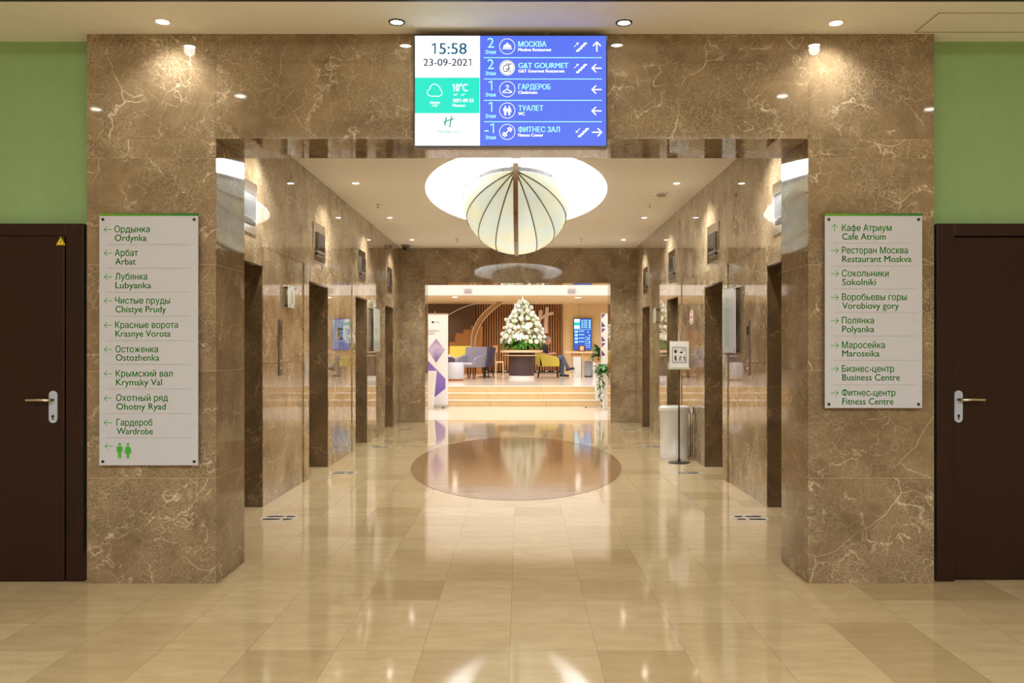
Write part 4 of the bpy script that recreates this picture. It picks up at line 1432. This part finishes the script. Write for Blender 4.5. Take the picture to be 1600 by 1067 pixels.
def round_table(label, px, y, r, h):
    t = thing('round_table', label, 'table', Pl(px, y), 0, 'small round tables')
    MB().lathe([(r, h - .03), (r, h)], 32).build('table_top', M_WHITE_PL, t)
    MB().tube([(0, 0, .02), (0, 0, h - .02)], .03, 10).build('column', M_DARKMETAL, t)
    MB().lathe([(.24, 0), (.24, .012), (.03, .03)], 28).build('foot', M_DARKMETAL, t)


round_table('small white round table behind the left banner and pouf', 699, 28.0, .28, .70)
round_table('small white round table at the right of the grey armchair', 758, 28.9, .28, .74)
pb = Pl(712.5, 25.3)
t = thing('pouf', 'light grey drum pouf on a wooden base before the grey armchair', 'pouf', pb)
MB().lathe([(.20, .0), (.21, .01), (.21, .05), (.20, .055)], 32).build('base', wood_material('red_wood_base', srgb(150, 90, 52), srgb(180, 112, 70)), t)
MB().lathe([(.215, .055), (.23, .075), (.23, .50), (.215, .525)], 36).build('body', M_POUF, t, smooth=40)
pb = Pl(919, 29.0)
t = thing('pouf', 'small light grey cylindrical stool under the high counter', 'pouf', pb)
MB().lathe([(.13, 0), (.13, .03)], 28).build('base', M_BLACK, t)
MB().lathe([(.14, .03), (.145, .05), (.145, .50), (.135, .52)], 32).build('body', M_POUF, t, smooth=40)

# central flower table
yt = 27.2
t = thing('flower_table', 'drum table with dark aubergine base and pale oak top under the flowers', 'table', Pl(815, yt))
MB().lathe([(.40, 0), (.40, .09)], 48).build('plinth', M_WHITE_PL, t, smooth=40)
MB().lathe([(.385, .09), (.385, .80)], 48).build('drum', M_PURPLEDRUM, t, smooth=40)
MB().lathe([(.56, .70), (.56, .73)], 48).build('shelf', M_OAKTOP, t, smooth=40)
MB().lathe([(.64, .80), (.655, .81), (.655, .865), (.645, .875)], 56).build('table_top', M_OAKTOP, t, smooth=40)

# flower arrangement
zt = ZP + .875
t = thing('flower_arrangement', 'tall conical arrangement of white flowers in a silver bowl on the drum table', 'flowers', (X(816.5, yt), yt, zt))
MB().lathe([(.12, 0), (.2, .02), (.27, .09), (.29, .13), (.27, .13), (.18, .06)], 40, cap=False).build('bowl', M_CHROME, t, smooth=50)
M_PETAL = plain('white_petal', srgb(246, 246, 236), .7, var=.03)
M_CREAMP = plain('cream_green_petal', srgb(232, 238, 208), .7, var=.04)
M_LEAF = plain('fresh_green_leaf', srgb(92, 156, 48), .45, var=.25, scale=8)
M_LEAFD = plain('deep_green_leaf', srgb(36, 86, 34), .4, var=.25, scale=8)
rnd = random.Random(11)
H = 1.62
def cone_r(z):
    q = z / H
    K_ = [(0, .34), (.10, .56), (.22, .61), (.53, .50), (.73, .33), (.87, .20), (1.0, .06)]
    for (q0, r0), (q1, r1) in zip(K_, K_[1:]):
        if q <= q1:
            return r0 + (r1 - r0) * (q - q0) / (q1 - q0)
    return .05
def ruffled(seed):
    r_ = random.Random(seed); ph = [r_.uniform(0, 6.3) for _ in range(6)]
    return lambda d: 1 + .12 * math.sin(9 * d.x + ph[0]) * math.sin(9 * d.y + ph[1]) + .10 * math.sin(13 * d.z + ph[2] + 5 * d.x)
bl = []
for sd, m_ in ((1, M_PETAL), (2, M_CREAMP), (3, M_PETAL)):
    bl.append(MB().ball((0, 0, 0), 1, 1, 1, 18, 12, ruffled(sd)).mesh('blossom', m_, 180))
b = MB()
for q in range(6):
    a = q * PI / 3; b.leaf((0, 0, 0), (math.cos(a), math.sin(a), .5), 1.5, .7, .35)
b.ball((0, 0, .15), .22, .22, .3, 8, 6)
lily = b.mesh('lily', M_PETAL, 180)
b = MB(); rr_ = random.Random(3)
for q in range(26):
    z_ = q / 26; a = q * 2.4
    b.ball((.42 * (1 - z_) * math.cos(a), .42 * (1 - z_) * math.sin(a), z_ * 4.2), .40 * (1 - .6 * z_), .40 * (1 - .6 * z_), .34, 8, 6)
spike = b.mesh('flower_spike', M_PETAL, 180)
spots = []
tries = 0
while len(spots) < 96 and tries < 12000:
    tries += 1
    z_ = .25 + (H - .39) * rnd.random() ** 1.3
    a = rnd.uniform(-PI * 1.08, .08 * PI)
    R_ = cone_r(z_) * rnd.uniform(.74, 1.14)
    p = Vector((R_ * math.cos(a), R_ * math.sin(a), z_))
    if all((p - q).length > .105 for q in spots):
        spots.append(p)
for i, p in enumerate(spots):
    o = bpy.data.objects.new('blossom' if i % 6 else 'lily', lily if i % 6 == 0 else bl[i % 3])
    COL.objects.link(o); o.parent = t; o.location = p
    s_ = rnd.uniform(.050, .078) if i % 6 else rnd.uniform(.07, .095)
    o.scale = (s_, s_, s_ * (.9 if i % 6 else 1))
    d = Vector((p.x, p.y, .25)).normalized()
    o.rotation_euler = d.to_track_quat('Z', 'Y').to_euler()
for (x_, y_, z_, s_, tl) in ((.0, 0, 1.36, .075, 0), (-.20, -.08, 1.12, .075, -.14), (.20, -.06, 1.06, .07, .16), (-.02, -.16, .98, .07, 0), (-.05, .05, 1.15, .07, -.05), (.1, -.12, 1.15, .065, .1)):
    o = bpy.data.objects.new('flower_spike', spike); COL.objects.link(o); o.parent = t; o.location = (x_, y_, z_); o.scale = (s_,) * 3; o.rotation_euler = (0, tl, 0)
b = MB()
for i in range(420):
    z_ = .1 + (H - .25) * rnd.random() ** 1.3; a = rnd.uniform(0, 2 * PI); R_ = cone_r(z_) * rnd.uniform(.5, .95)
    b.leaf((R_ * math.cos(a), R_ * math.sin(a), z_), (math.cos(a), math.sin(a), rnd.uniform(-.2, .9)), rnd.uniform(.08, .16), rnd.uniform(.03, .05), .3)
for i in range(190):
    a = rnd.uniform(-PI, PI); b.leaf((.24 * math.cos(a), .24 * math.sin(a), .14 + rnd.random() * .24), (math.cos(a), math.sin(a), rnd.uniform(.05, .5)), rnd.uniform(.32, .50), rnd.uniform(.07, .12), rnd.uniform(.4, .8))
b.v = [(p[0], p[1], max(p[2], .012)) for p in b.v]
o = b.build('foliage', M_LEAF, t, smooth=180); o['kind'] = 'stuff'
b = MB()
for i in range(240):
    z_ = .2 + (H - .30) * rnd.random() ** 1.2; a = rnd.uniform(0, 2 * PI); R_ = cone_r(z_) * rnd.uniform(.75, .98)
    b.ball((R_ * math.cos(a), R_ * math.sin(a), z_), .035, .035, .03, 7, 5)
b.tube([(0, 0, .05), (0, 0, 1.45)], .05, 8)
o = b.build('filler_flowers', M_CREAMP, t, smooth=180); o['kind'] = 'stuff'

# high counter on the right, picture frame, display
yc = 28.6; kq = yc / FPX
t = thing('high_counter', 'high pale wooden counter with white panel leg beside the seated man', 'counter', Pl(907, yc))
def U(px):
    return (px - 907) * kq
MB().box(U(881), U(933), -.22, .32, Z(552, yc) - ZP, Z(549, yc) - ZP).build('counter_top', M_OAKTOP, t, bevel=.004)
MB().box(U(893), U(931), -.14, .26, Z(557, yc) - ZP, Z(552.2, yc) - ZP).build('apron', M_OAK, t)
MB().box(U(895), U(907.5), -.16, .28, 0, Z(557, yc) - ZP).build('leg_panel', M_WHITE_PL, t)
MB().box(U(908.2), U(909.8), -.18, .28, 0, Z(552, yc) - ZP).build('steel_post', M_STEEL, t)
MB().box(U(926), U(931), -.16, .28, 0, Z(557, yc) - ZP).build('leg_panel', M_WHITE_PL, t)
zc_ = Z(549, yc)
t = thing('picture_frame', 'small brown framed card standing on the high counter', 'frame', (X(909, yc), yc, zc_))
MB().box(-.12, .12, -.02, .02, 0, .19).build('frame', plain('red_brown_frame', srgb(110, 52, 40), .5), t, bevel=.006)
MB().box(-.06, .06, -.024, -.019, .03, .165).build('card', plain('cream_card', srgb(226, 206, 178), .6), t)
yd = 33.9; kd = yd / FPX
t = thing('portrait_display', 'tall portrait screen with blue event listing on the cream wall', 'screen', (X(910.5, yd), YW + .06, Z(522.3, yd)))
D = .14
MB().box(-14.3 * kd, 14.3 * kd, -D, 0, -25 * kd, 25 * kd).build('bezel', M_BLACK, t, bevel=.004)
DS = lambda e=0: Sheet(910.5, 522.3, kd, D + .001 + .001 * e)
DS().rect(896.9, 498, 924.1, 546.6).build('picture', glow('display_blue', srgb(58, 96, 206), 1.0), t)
s = DS(1); s.rect(897.2, 498.3, 906, 503.5).rect(897.2, 508.5, 906, 513.4); s.build('white_block', E_WHITE, t)
DS(1).rect(897.2, 503.5, 906, 508.5).build('green_block', E_GREEN, t)
s = DS(1)
for i in range(5):
    s.rect(908.5, 500 + 2.7 * i, 911, 501.4 + 2.7 * i).rect(912, 500 + 2.7 * i, 918, 501 + 2.7 * i).rect(920, 499.8 + 2.7 * i, 923, 501.6 + 2.7 * i)
s.rect(897, 514.2, 924, 514.7)
for i in range(4):
    s.rect(898, 516.5 + 5.4 * i, 903, 519.8 + 5.4 * i).rect(904.5, 516.8 + 5.4 * i, 913, 518 + 5.4 * i)
    s.disc(919 + (i % 2) * 2, 518.5 + 5.4 * i, 1.1)
for i in range(6):
    s.disc(921, 527 + 3.1 * i, .9, n=12).rect(914, 526.6 + 3.1 * i, 919, 527.3 + 3.1 * i)
s.build('listing', E_CYAN, t)

# little easel sign and side stool by the slat wall
ye = 32.0; ke = ye / FPX
t = thing('menu_stand', 'slim pole stand with a small framed menu before the slat wall', 'sign stand', Pl(775, ye))
MB().box(-.095, .075, -.02, .01, Z(551, ye) - ZP, Z(539.5, ye) - ZP).build('frame', M_OAK, t, bevel=.004)
MB().box(-.075, .055, -.024, -.019, Z(550, ye) - ZP, Z(541, ye) - ZP).build('card', plain('menu_card', srgb(214, 178, 140), .6), t)
MB().tube([(-.01, 0, .01), (-.01, 0, Z(551, ye) - ZP)], .013, 8).build('pole', M_OAKTOP, t)
MB().box(-.13, .11, -.1, .1, 0, .015).build('foot', M_OAKTOP, t)
t = thing('side_stool', 'small pale wooden stool beside the slim menu stand', 'stool', Pl(780.5, ye - .45))
kk = (ye - .45) / FPX
hs = Z(564.5, ye - .45) - ZP
MB().box(-.15, .15, -.15, .15, hs - .05, hs).build('seat', M_OAKTOP, t, bevel=.008)
for sx in (-1, 1):
    for sy in (-1, 1):
        MB().tube([(sx * .12, sy * .12, hs - .04), (sx * .14, sy * .14, 0)], [.022, .016], 8).build('leg', M_OAKTOP, t)

# ------------------------------------------------------------------ seated man
yp = 28.35
man = thing('person', 'seated man in navy polo and jeans, legs crossed, looking down at his phone', 'person', (X(857, yp), yp, ZP))


def skin_part(name, chains, parent, m_, voxel, extra=None, smooth=True):
    """tapered limbs as skinned chains, voxel-remeshed into one continuous surface"""
    b_ = MB()
    for ch in chains:
        pts = [Vector(c[0]) for c in ch]; rad = [c[1] for c in ch]
        P = []; R = []
        for i in range(len(pts) - 1):
            for s_ in range(5):
                q = s_ / 5
                P.append(pts[i].lerp(pts[i + 1], q)); R.append(rad[i] * (1 - q) + rad[i + 1] * q)
        P.append(pts[-1]); R.append(rad[-1])
        b_.tube(P, R, 12)
        for p, r_ in ((P[0], R[0]), (P[-1], R[-1])):
            b_.ball(p, r_, r_, r_, 12, 8)
        for p, r_ in zip(pts[1:-1], rad[1:-1]):
            b_.ball(p, r_ * 1.0, r_ * 1.0, r_ * 1.0, 12, 8)
    if extra:
        extra(b_)
    o_ = b_.build(name, m_, None)
    md = o_.modifiers.new('r', 'REMESH'); md.mode = 'VOXEL'; md.voxel_size = voxel; md.use_smooth_shade = True
    sm = o_.modifiers.new('s', 'SMOOTH'); sm.factor = .5; sm.iterations = 3
    dg = bpy.context.evaluated_depsgraph_get()
    me = bpy.data.meshes.new_from_object(o_.evaluated_get(dg))
    me.name = name
    old = o_.data
    o_.modifiers.clear(); o_.data = me; bpy.data.meshes.remove(old)
    o_.parent = parent
    return o_


M_SKIN = plain('skin', srgb(206, 150, 122), .55, var=.04, scale=20)
M_NAVY = plain('navy_polo_cotton', srgb(44, 40, 62), .85, var=.08, scale=50, bump=.1)
M_JEANS = plain('blue_denim', srgb(82, 104, 136), .85, var=.12, scale=50, bump=.1)
M_HAIR = plain('grey_hair', srgb(132, 128, 124), .7, var=.2, scale=60)
M_SHOE = plain('dark_trainer', srgb(44, 40, 44), .6)
HC = Vector((-.02, 0, 1.185))
ELN, ELF = Vector((-.16, -.25, .72)), Vector((-.12, .25, .74))
HAN, HAF = Vector((.15, -.10, .76)), Vector((.15, .07, .77))
SHN, SHF = Vector((-.17, -.185, 1.0)), Vector((-.15, .185, 1.0))


def head_extra(b_):
    def fn(d):
        k_ = 1.0
        if d.z < -.2:
            k_ *= 1 - .16 * (-d.z - .2) * (1 if abs(d.y) > .2 else .5)
        return k_
    rot = Matrix.Translation(HC) @ Matrix.Rotation(math.radians(24), 4, 'Y')
    b_.M = rot
    b_.ball((0, 0, 0), .100, .076, .118, 24, 18, fn)
    b_.ball((.035, 0, -.07), .052, .052, .048, 14, 10)               # jaw
    b_.ball((.070, 0, -.095), .022, .026, .018, 10, 8)               # chin
    b_.tube([(.092, 0, .02), (.112, 0, -.022), (.094, 0, -.034)], [.008, .015, .011], 8)   # nose
    b_.ball((.086, 0, -.058), .014, .024, .008, 10, 6)               # lips
    b_.ball((.084, 0, -.070), .012, .020, .007, 10, 6)
    for sy in (-1, 1):
        b_.ball((-.004, sy * .078, -.008), .020, .010, .032, 10, 8)  # ear
        b_.ball((.086, sy * .032, .022), .012, .018, .007, 8, 6)     # brow
    b_.M = None
    # palms, curled fingers and thumbs around the phone
    for (hp, sy) in ((HAN, -1), (HAF, 1)):
        b_.ball(hp, .045, .018, .035, 12, 8)
        for f in range(4):
            o_ = Vector((.035 - .004 * abs(f - 1.5), 0, .024 - .016 * f))
            p0 = hp + o_; L = (.036, .042, .040, .032)[f]
            p1 = p0 + Vector((L, -sy * .008, .006)); p2 = p1 + Vector((L * .45, -sy * .028, -.004)); p3 = p2 + Vector((-.006, -sy * .02, -.006))
            b_.tube([p0, p1, p2, p3], [.0092, .0088, .008, .007], 8)
        b_.tube([hp + Vector((-.01, 0, .03)), hp + Vector((.02, -sy * .014, .05)), hp + Vector((.048, -sy * .024, .054))], [.012, .010, .008], 8)


body = skin_part('body', [
    [((-.12, 0, .98), .07), ((-.085, 0, 1.08), .056), (tuple(HC + Vector((-.015, 0, -.05))), .058)],
    [((-.03, 0, .50), .12), ((-.12, 0, .75), .12), ((-.14, 0, .94), .11)],
    [(tuple(SHN), .055), (tuple(ELN), .040), (tuple(HAN), .026)],
    [(tuple(SHF), .055), (tuple(ELF), .040), (tuple(HAF), .026)],
    [((-.02, -.1, .5), .085), ((.42, -.02, .62), .055), ((.60, .03, .30), .042), ((.72, .03, .25), .03)],
    [((-.02, .1, .5), .085), ((.42, .11, .50), .055), ((.44, .12, .09), .042), ((.54, .12, .05), .03)],
], man, M_SKIN, .0065, head_extra)


def shirt_extra(b_):
    b_.ball((-.125, 0, .90), .135, .19, .17, 18, 12)
    b_.ball((-.08, 0, .66), .145, .175, .17, 18, 12)


skin_part('polo_shirt', [
    [((-.05, -.05, .53), .125), ((-.11, -.06, .75), .12), ((-.14, -.07, .95), .105)],
    [((-.05, .05, .53), .125), ((-.11, .06, .75), .12), ((-.14, .07, .95), .105)],
    [((-.13, 0, .99), .085), ((-.11, 0, 1.045), .066)],
    [((-.14, -.08, 1.0), .085), (tuple(SHN), .072), (tuple(SHN.lerp(ELN, .62)), .060)],
    [((-.14, .08, 1.0), .085), (tuple(SHF), .072), (tuple(SHF.lerp(ELF, .62)), .060)],
], man, M_NAVY, .010, shirt_extra)
skin_part('jeans', [
    [((-.06, 0, .52), .15), ((.02, 0, .51), .14)],
    [((-.02, -.095, .52), .105), ((.44, -.02, .64), .074), ((.60, .03, .34), .060), ((.625, .035, .29), .058)],
    [((-.02, .095, .52), .105), ((.43, .11, .51), .074), ((.445, .12, .14), .060), ((.445, .12, .10), .062)],
], man, M_JEANS, .010)
for (a, c, sole_dir) in (((.63, .035, .245), (.80, .035, .285), 0), ((.43, .12, .055), (.64, .12, .045), 0)):
    A_, C_ = Vector(a), Vector(c)
    sh = skin_part('shoe', [[(tuple(A_ + Vector((-.03, 0, .0))), .050), (tuple(A_.lerp(C_, .5)), .050), (tuple(C_), .038)]], man, M_SHOE, .008)
    off = Vector((0, 0, -.042))
    MB().prism([(-.075, -.03), (.03, -.04), (.16, -.042), (.215, -.02), (.215, .02), (.16, .042), (.03, .04), (-.075, .03)], -.05, -.036, 'z').build('sole', M_WHITE_PL, sh)
    sh.children[0].matrix_local = Matrix.Translation(A_) @ Matrix.Rotation(-math.atan2(C_.z - A_.z, C_.x - A_.x), 4, 'Y')


def hair_extra(b_):
    rot = Matrix.Translation(HC) @ Matrix.Rotation(math.radians(24), 4, 'Y')
    b_.M = rot
    b_.ball((-.020, 0, .030), .100, .082, .102, 24, 16)
    b_.M = None


hr = skin_part('hair', [], man, M_HAIR, .007, hair_extra)
for sy in (-1, 1):
    b = MB(); b.M = Matrix.Translation(HC) @ Matrix.Rotation(math.radians(24), 4, 'Y'); b.ball((.083, sy * .032, .008), .012, .013, .008, 10, 8)
    b.build('eye', M_PAPER, man, smooth=180)
t = thing('smartphone', 'dark smartphone held in the hands of the seated man', 'phone', (X(857, yp) + .21, yp - .015, ZP + .79), 0)
b = MB(); b.M = Matrix.Rotation(math.radians(-50), 4, 'Y'); b.box(-.005, .005, -.04, .04, -.075, .075); b.build('case', M_BLACK, t, bevel=.003)
b = MB(); b.M = Matrix.Rotation(math.radians(-50), 4, 'Y'); b.box(-.0062, -.005, -.036, .036, -.07, .07); b.build('glass', M_DARKGLASS, t)

# ------------------------------------------------------------------ rolled banners
M_BAN = plain('white_banner_print', srgb(244, 243, 248), .5, var=.01)


def purple_grad(name, c0, c1):
    k_ = NT(name)
    tc = k_.n('ShaderNodeTexCoord'); sp_ = k_.n('ShaderNodeSeparateXYZ'); k_.l(tc.outputs['Generated'], sp_.inputs[0])
    nz = k_.n('ShaderNodeTexNoise', i_Scale=3.0, i_Detail=3.0); k_.l(tc.outputs['Generated'], nz.inputs['Vector'])
    f = k_.math('ADD', k_.math('MULTIPLY', sp_.outputs[2], .75), k_.math('MULTIPLY', k_.math('SUBTRACT', nz.outputs[0], .25), .5))
    k_.l(k_.ramp(f, [(0.1, c0), (.55, c1), (.95, c0)]), k_.b.inputs['Base Color']); k_.b.inputs['Roughness'].default_value = .5
    return k_.mat


M_PUR = purple_grad('purple_photo_print', srgb(104, 74, 164), srgb(204, 190, 226))
M_PUR2 = purple_grad('violet_photo_print', srgb(120, 90, 184), srgb(150, 124, 204))
M_PURD = plain('deep_purple_print', srgb(92, 70, 142), .5)
yb_ = 20.6; kb_ = yb_ / FPX
t = thing('rollup_banner', 'white roll-up banner with purple diamond photo print beside the left end of the steps', 'banner', (X(679.5, yb_), yb_, 0), .04)
BS = lambda e=0: Sheet(679.5, Z(0, yb_) and 637.7, kb_, .006 + .0015 * e)
zb = lambda py: (637.7 - py) * kb_
MB().box((660 - 679.5) * kb_, (700 - 679.5) * kb_, -.005, .005, zb(633), zb(491)).build('print_sheet', M_BAN, t)
MB().box((659.5 - 679.5) * kb_, (700.5 - 679.5) * kb_, -.05, .05, .01, .075).build('base_case', M_STEEL, t, bevel=.01)
MB().box((659.8 - 679.5) * kb_, (700.2 - 679.5) * kb_, -.012, .012, zb(491.5), zb(489.8)).build('top_rail', M_STEEL, t)
MB().tube([(0, .03, .05), (0, .03, zb(486.5))], .01, 8).build('pole', M_STEEL, t)
for xx in (-.2, .2):
    MB().box(xx - .02, xx + .02, -.16, .14, 0, .012).build('foot', M_BLACK, t)
BS(0).poly([(681.5, 529.5), (695.5, 546.5), (681.5, 567), (667.5, 546.5)]).build('diamond_print', M_PUR, t)
BS(0).poly([(668, 563), (696, 592), (696, 607), (674, 625), (668, 612)]).build('photo_print', M_PUR2, t)
BS(0).poly([(660, 552), (668, 560), (668, 632), (660, 632)]).build('photo_print', M_PUR2, t)
BS(1).poly([(668, 556), (696.5, 586), (696.5, 592), (668, 562.5)]).build('light_stripe', M_BAN, t)
BS(0).poly([(674, 503), (676.5, 501.8), (679, 503), (676.5, 506)]).build('logo', M_INK, t)
BS(0).text('IHG', 681, 686.5, 503.8, 2.2).build('lettering', M_INK, t)
BS(0).text('ИНКЛЮЗИВНОГО', 661.5, 686.5, 517.5, 3.0).text('ОТДЫХА', 663, 679, 521.6, 3.0).build('lettering', M_INK, t)

t = thing('rollup_banner', 'white roll-up banner with deep purple triangles beside the right-hand planters', 'banner', (X(960, 20.75), 20.75, 0), 0)
k4 = 20.75 / FPX
VS = lambda e=0: Sheet(960, 635.9, k4, .006 + .0015 * e)
z4 = lambda py: (635.9 - py) * k4
MB().box((939 - 960) * k4, (981 - 960) * k4, -.005, .005, z4(632), z4(489)).build('print_sheet', M_BAN, t)
MB().box((938.5 - 960) * k4, (981.5 - 960) * k4, -.05, .05, .01, .075).build('base_case', M_STEEL, t, bevel=.01)
MB().box((938.8 - 960) * k4, (981.2 - 960) * k4, -.012, .012, z4(489.5), z4(487.8)).build('top_rail', M_STEEL, t)
MB().tube([((936.5 - 960) * k4, -.03, .02), ((938.6 - 960) * k4, -.03, z4(487))], .008, 8).build('side_pole', M_STEEL, t)
b = MB(); b.box((914 - 960) * k4, (948 - 960) * k4, -.06, -.02, 0, .015); b.build('foot', M_STEEL, t)
MB().box((914 - 960) * k4, (916.5 - 960) * k4, -.062, -.018, 0, .02).build('foot_cap', M_BLACK, t)
for y0_ in (489, 511.5, 534):
    VS().poly([(940, y0_ + 1), (946, y0_ + 1), (940.5, y0_ + 8)]).build('triangle_print', M_PURD, t)
    VS().poly([(940, y0_ + 12), (946, y0_ + 20), (940, y0_ + 21.5)]).build('triangle_print', M_PURD, t)
    VS().poly([(950, y0_ + 4), (960, y0_ + 15), (950, y0_ + 22)]).build('triangle_print', M_PUR2, t)
    VS().poly([(962, y0_ + 1), (978, y0_ + 1), (970, y0_ + 14)]).build('triangle_print', M_PURD, t)

# ------------------------------------------------------------------ planters and plants
yq = 21.25; kq_ = yq / FPX
x0p = X(929.5, yq)
t = thing('planter_box', 'long white planter box with wooden rim at the right end of the steps', 'planter', (x0p, yq, 0))
MB().box(.02, 1.3, 0, .32, 0, Z(566, yq)).build('body', M_WHITE_PL, t)
b = MB(); zt_ = Z(566, yq)
b.box(0, 1.32, -.02, .02, zt_ - .005, zt_ + .13); b.box(0, 1.32, .30, .34, zt_ - .005, zt_ + .13); b.box(0, .04, .02, .30, zt_ - .005, zt_ + .13); b.box(1.28, 1.32, .02, .30, zt_ - .005, zt_ + .13)
b.build('wooden_rim', M_OAK, t)
MB().box(.03, 1.29, .01, .31, zt_, zt_ + .09).build('soil', plain('potting_soil', srgb(60, 44, 34), .9), t)


def bushy(b_, c, n_, rx, rz, L, wd, rr):
    for _ in range(n_):
        a = rr.uniform(0, 2 * PI); e = rr.uniform(-.1, 1.2); r_ = rr.random() ** .5
        p = (c[0] + rx * r_ * .7 * math.cos(a), c[1] + rx * r_ * .7 * math.sin(a), c[2] + rz * rr.random())
        b_.leaf(p, (math.cos(a), math.sin(a), e), rr.uniform(.6, 1.1) * L, rr.uniform(.7, 1.1) * wd, rr.uniform(.2, .9))


rr = random.Random(5)
t = thing('potted_plant', 'leafy green plant growing in the wooden-rimmed planter box', 'plant', (x0p + .17, yq + .16, zt_ + .09))
b = MB(); bushy(b, (0, 0, .0), 110, .20, .26, .24, .09, rr); o = b.build('foliage', M_LEAFD, t, smooth=180); o['kind'] = 'stuff'
b = MB()
for q in range(6):
    a = q * 1.1; b.tube([(.02 * math.cos(a), .02 * math.sin(a), -.03), (.08 * math.cos(a), .08 * math.sin(a), .18)], .005, 5)
b.build('stems', M_LEAFD, t)
t = thing('orchid_plant', 'white flowering orchid standing in the planter box before the purple banner', 'plant', (x0p + .44, yq - .0 + .1, zt_ + .09))
t.location.y = yq + .05
b = MB(); bushy(b, (0, 0, 0), 26, .08, .06, .26, .06, rr); o = b.build('foliage', M_LEAFD, t, smooth=180); o['kind'] = 'stuff'
for q in range(3):
    pts_ = [(0, 0, 0), (.02 * (q - 1), -.02, .35), (.05 * (q - 1), -.06, .7), (.09 * (q - 1) - .03, -.12, .85)]
    MB().tube(pts_, .005, 5).build('stem', M_LEAFD, t)
    for e in range(8):
        a, c = Vector(pts_[1 + e // 4]), Vector(pts_[2 + e // 4])
        o = bpy.data.objects.new('blossom', lily); COL.objects.link(o); o.parent = t; o.location = a.lerp(c, (e % 4) / 4) + Vector((rr.uniform(-.04, .04), -.04, 0)); o.scale = (.035,) * 3; o.rotation_euler = (PI / 2 + rr.uniform(-.5, .5), rr.uniform(-.5, .5), 0)


def tapered(label, x_, y_, rt, rb, h):
    t_ = thing('tapered_planter', label, 'planter', (x_, y_, 0), 0, 'tapered white planters')
    b_ = MB(); vs_ = []
    for (z_, r_) in ((0, rb), (h, rt), (h, rt - .02), (h - .06, rt - .025)):
        vs_ += [(-r_, -r_, z_), (r_, -r_, z_), (r_, r_, z_), (-r_, r_, z_)]
    fs_ = [(3, 2, 1, 0)]
    for q in range(3):
        for e in range(4):
            f_ = (e + 1) % 4
            fs_.append((4 * q + e, 4 * q + f_, 4 * q + 4 + f_, 4 * q + 4 + e))
    b_.raw(vs_, fs_).build('pot', M_WHITE_PL, t_, bevel=.006)
    MB().box(-rt + .02, rt - .02, -rt + .02, rt - .02, h - .09, h - .05).build('soil', bpy.data.materials['potting_soil'], t_)
    return t_


yq2 = 20.15
hq = Z(582, yq2)
tapered('tall tapered white planter with trailing green plant by the right portal edge', X(953.5, yq2), yq2, .22, .15, hq)
t = thing('potted_plant', 'green trailing plant spilling from the tall tapered planter by the right portal edge', 'plant', (X(953.5, yq2), yq2, hq - .05))
rr = random.Random(9)
b = MB(); bushy(b, (-.03, -.03, .02), 170, .34, .20, .20, .12, rr)
for sx_ in (-.25, -.2):
    z_ = .02
    xx = sx_
    while z_ > (-.55 if sx_ < -.22 else -.3):
        b.leaf((xx, -.2 + rr.uniform(-.03, .03), z_), (rr.uniform(-1, 1), -.6, rr.uniform(-.6, .2)), .09, .055, .3); z_ -= .035; xx += rr.uniform(-.012, .012)
o = b.build('foliage', plain('mid_green_leaf', srgb(58, 116, 36), .45, var=.3, scale=8), t, smooth=180); o['kind'] = 'stuff'
b = MB()
for sx_, L in ((-.25, -.55), (-.2, -.3)):
    b.tube([(-.1, -.1, 0), (sx_ + .02, -.19, .05), (sx_, -.21, -.05), (sx_, -.2, L)], .004, 5)
b.build('vine', M_LEAFD, t)
tapered('tall tapered white planter at the left portal edge before the purple banner', X(667.5, yq2), yq2, .20, .13, Z(580, yq2))
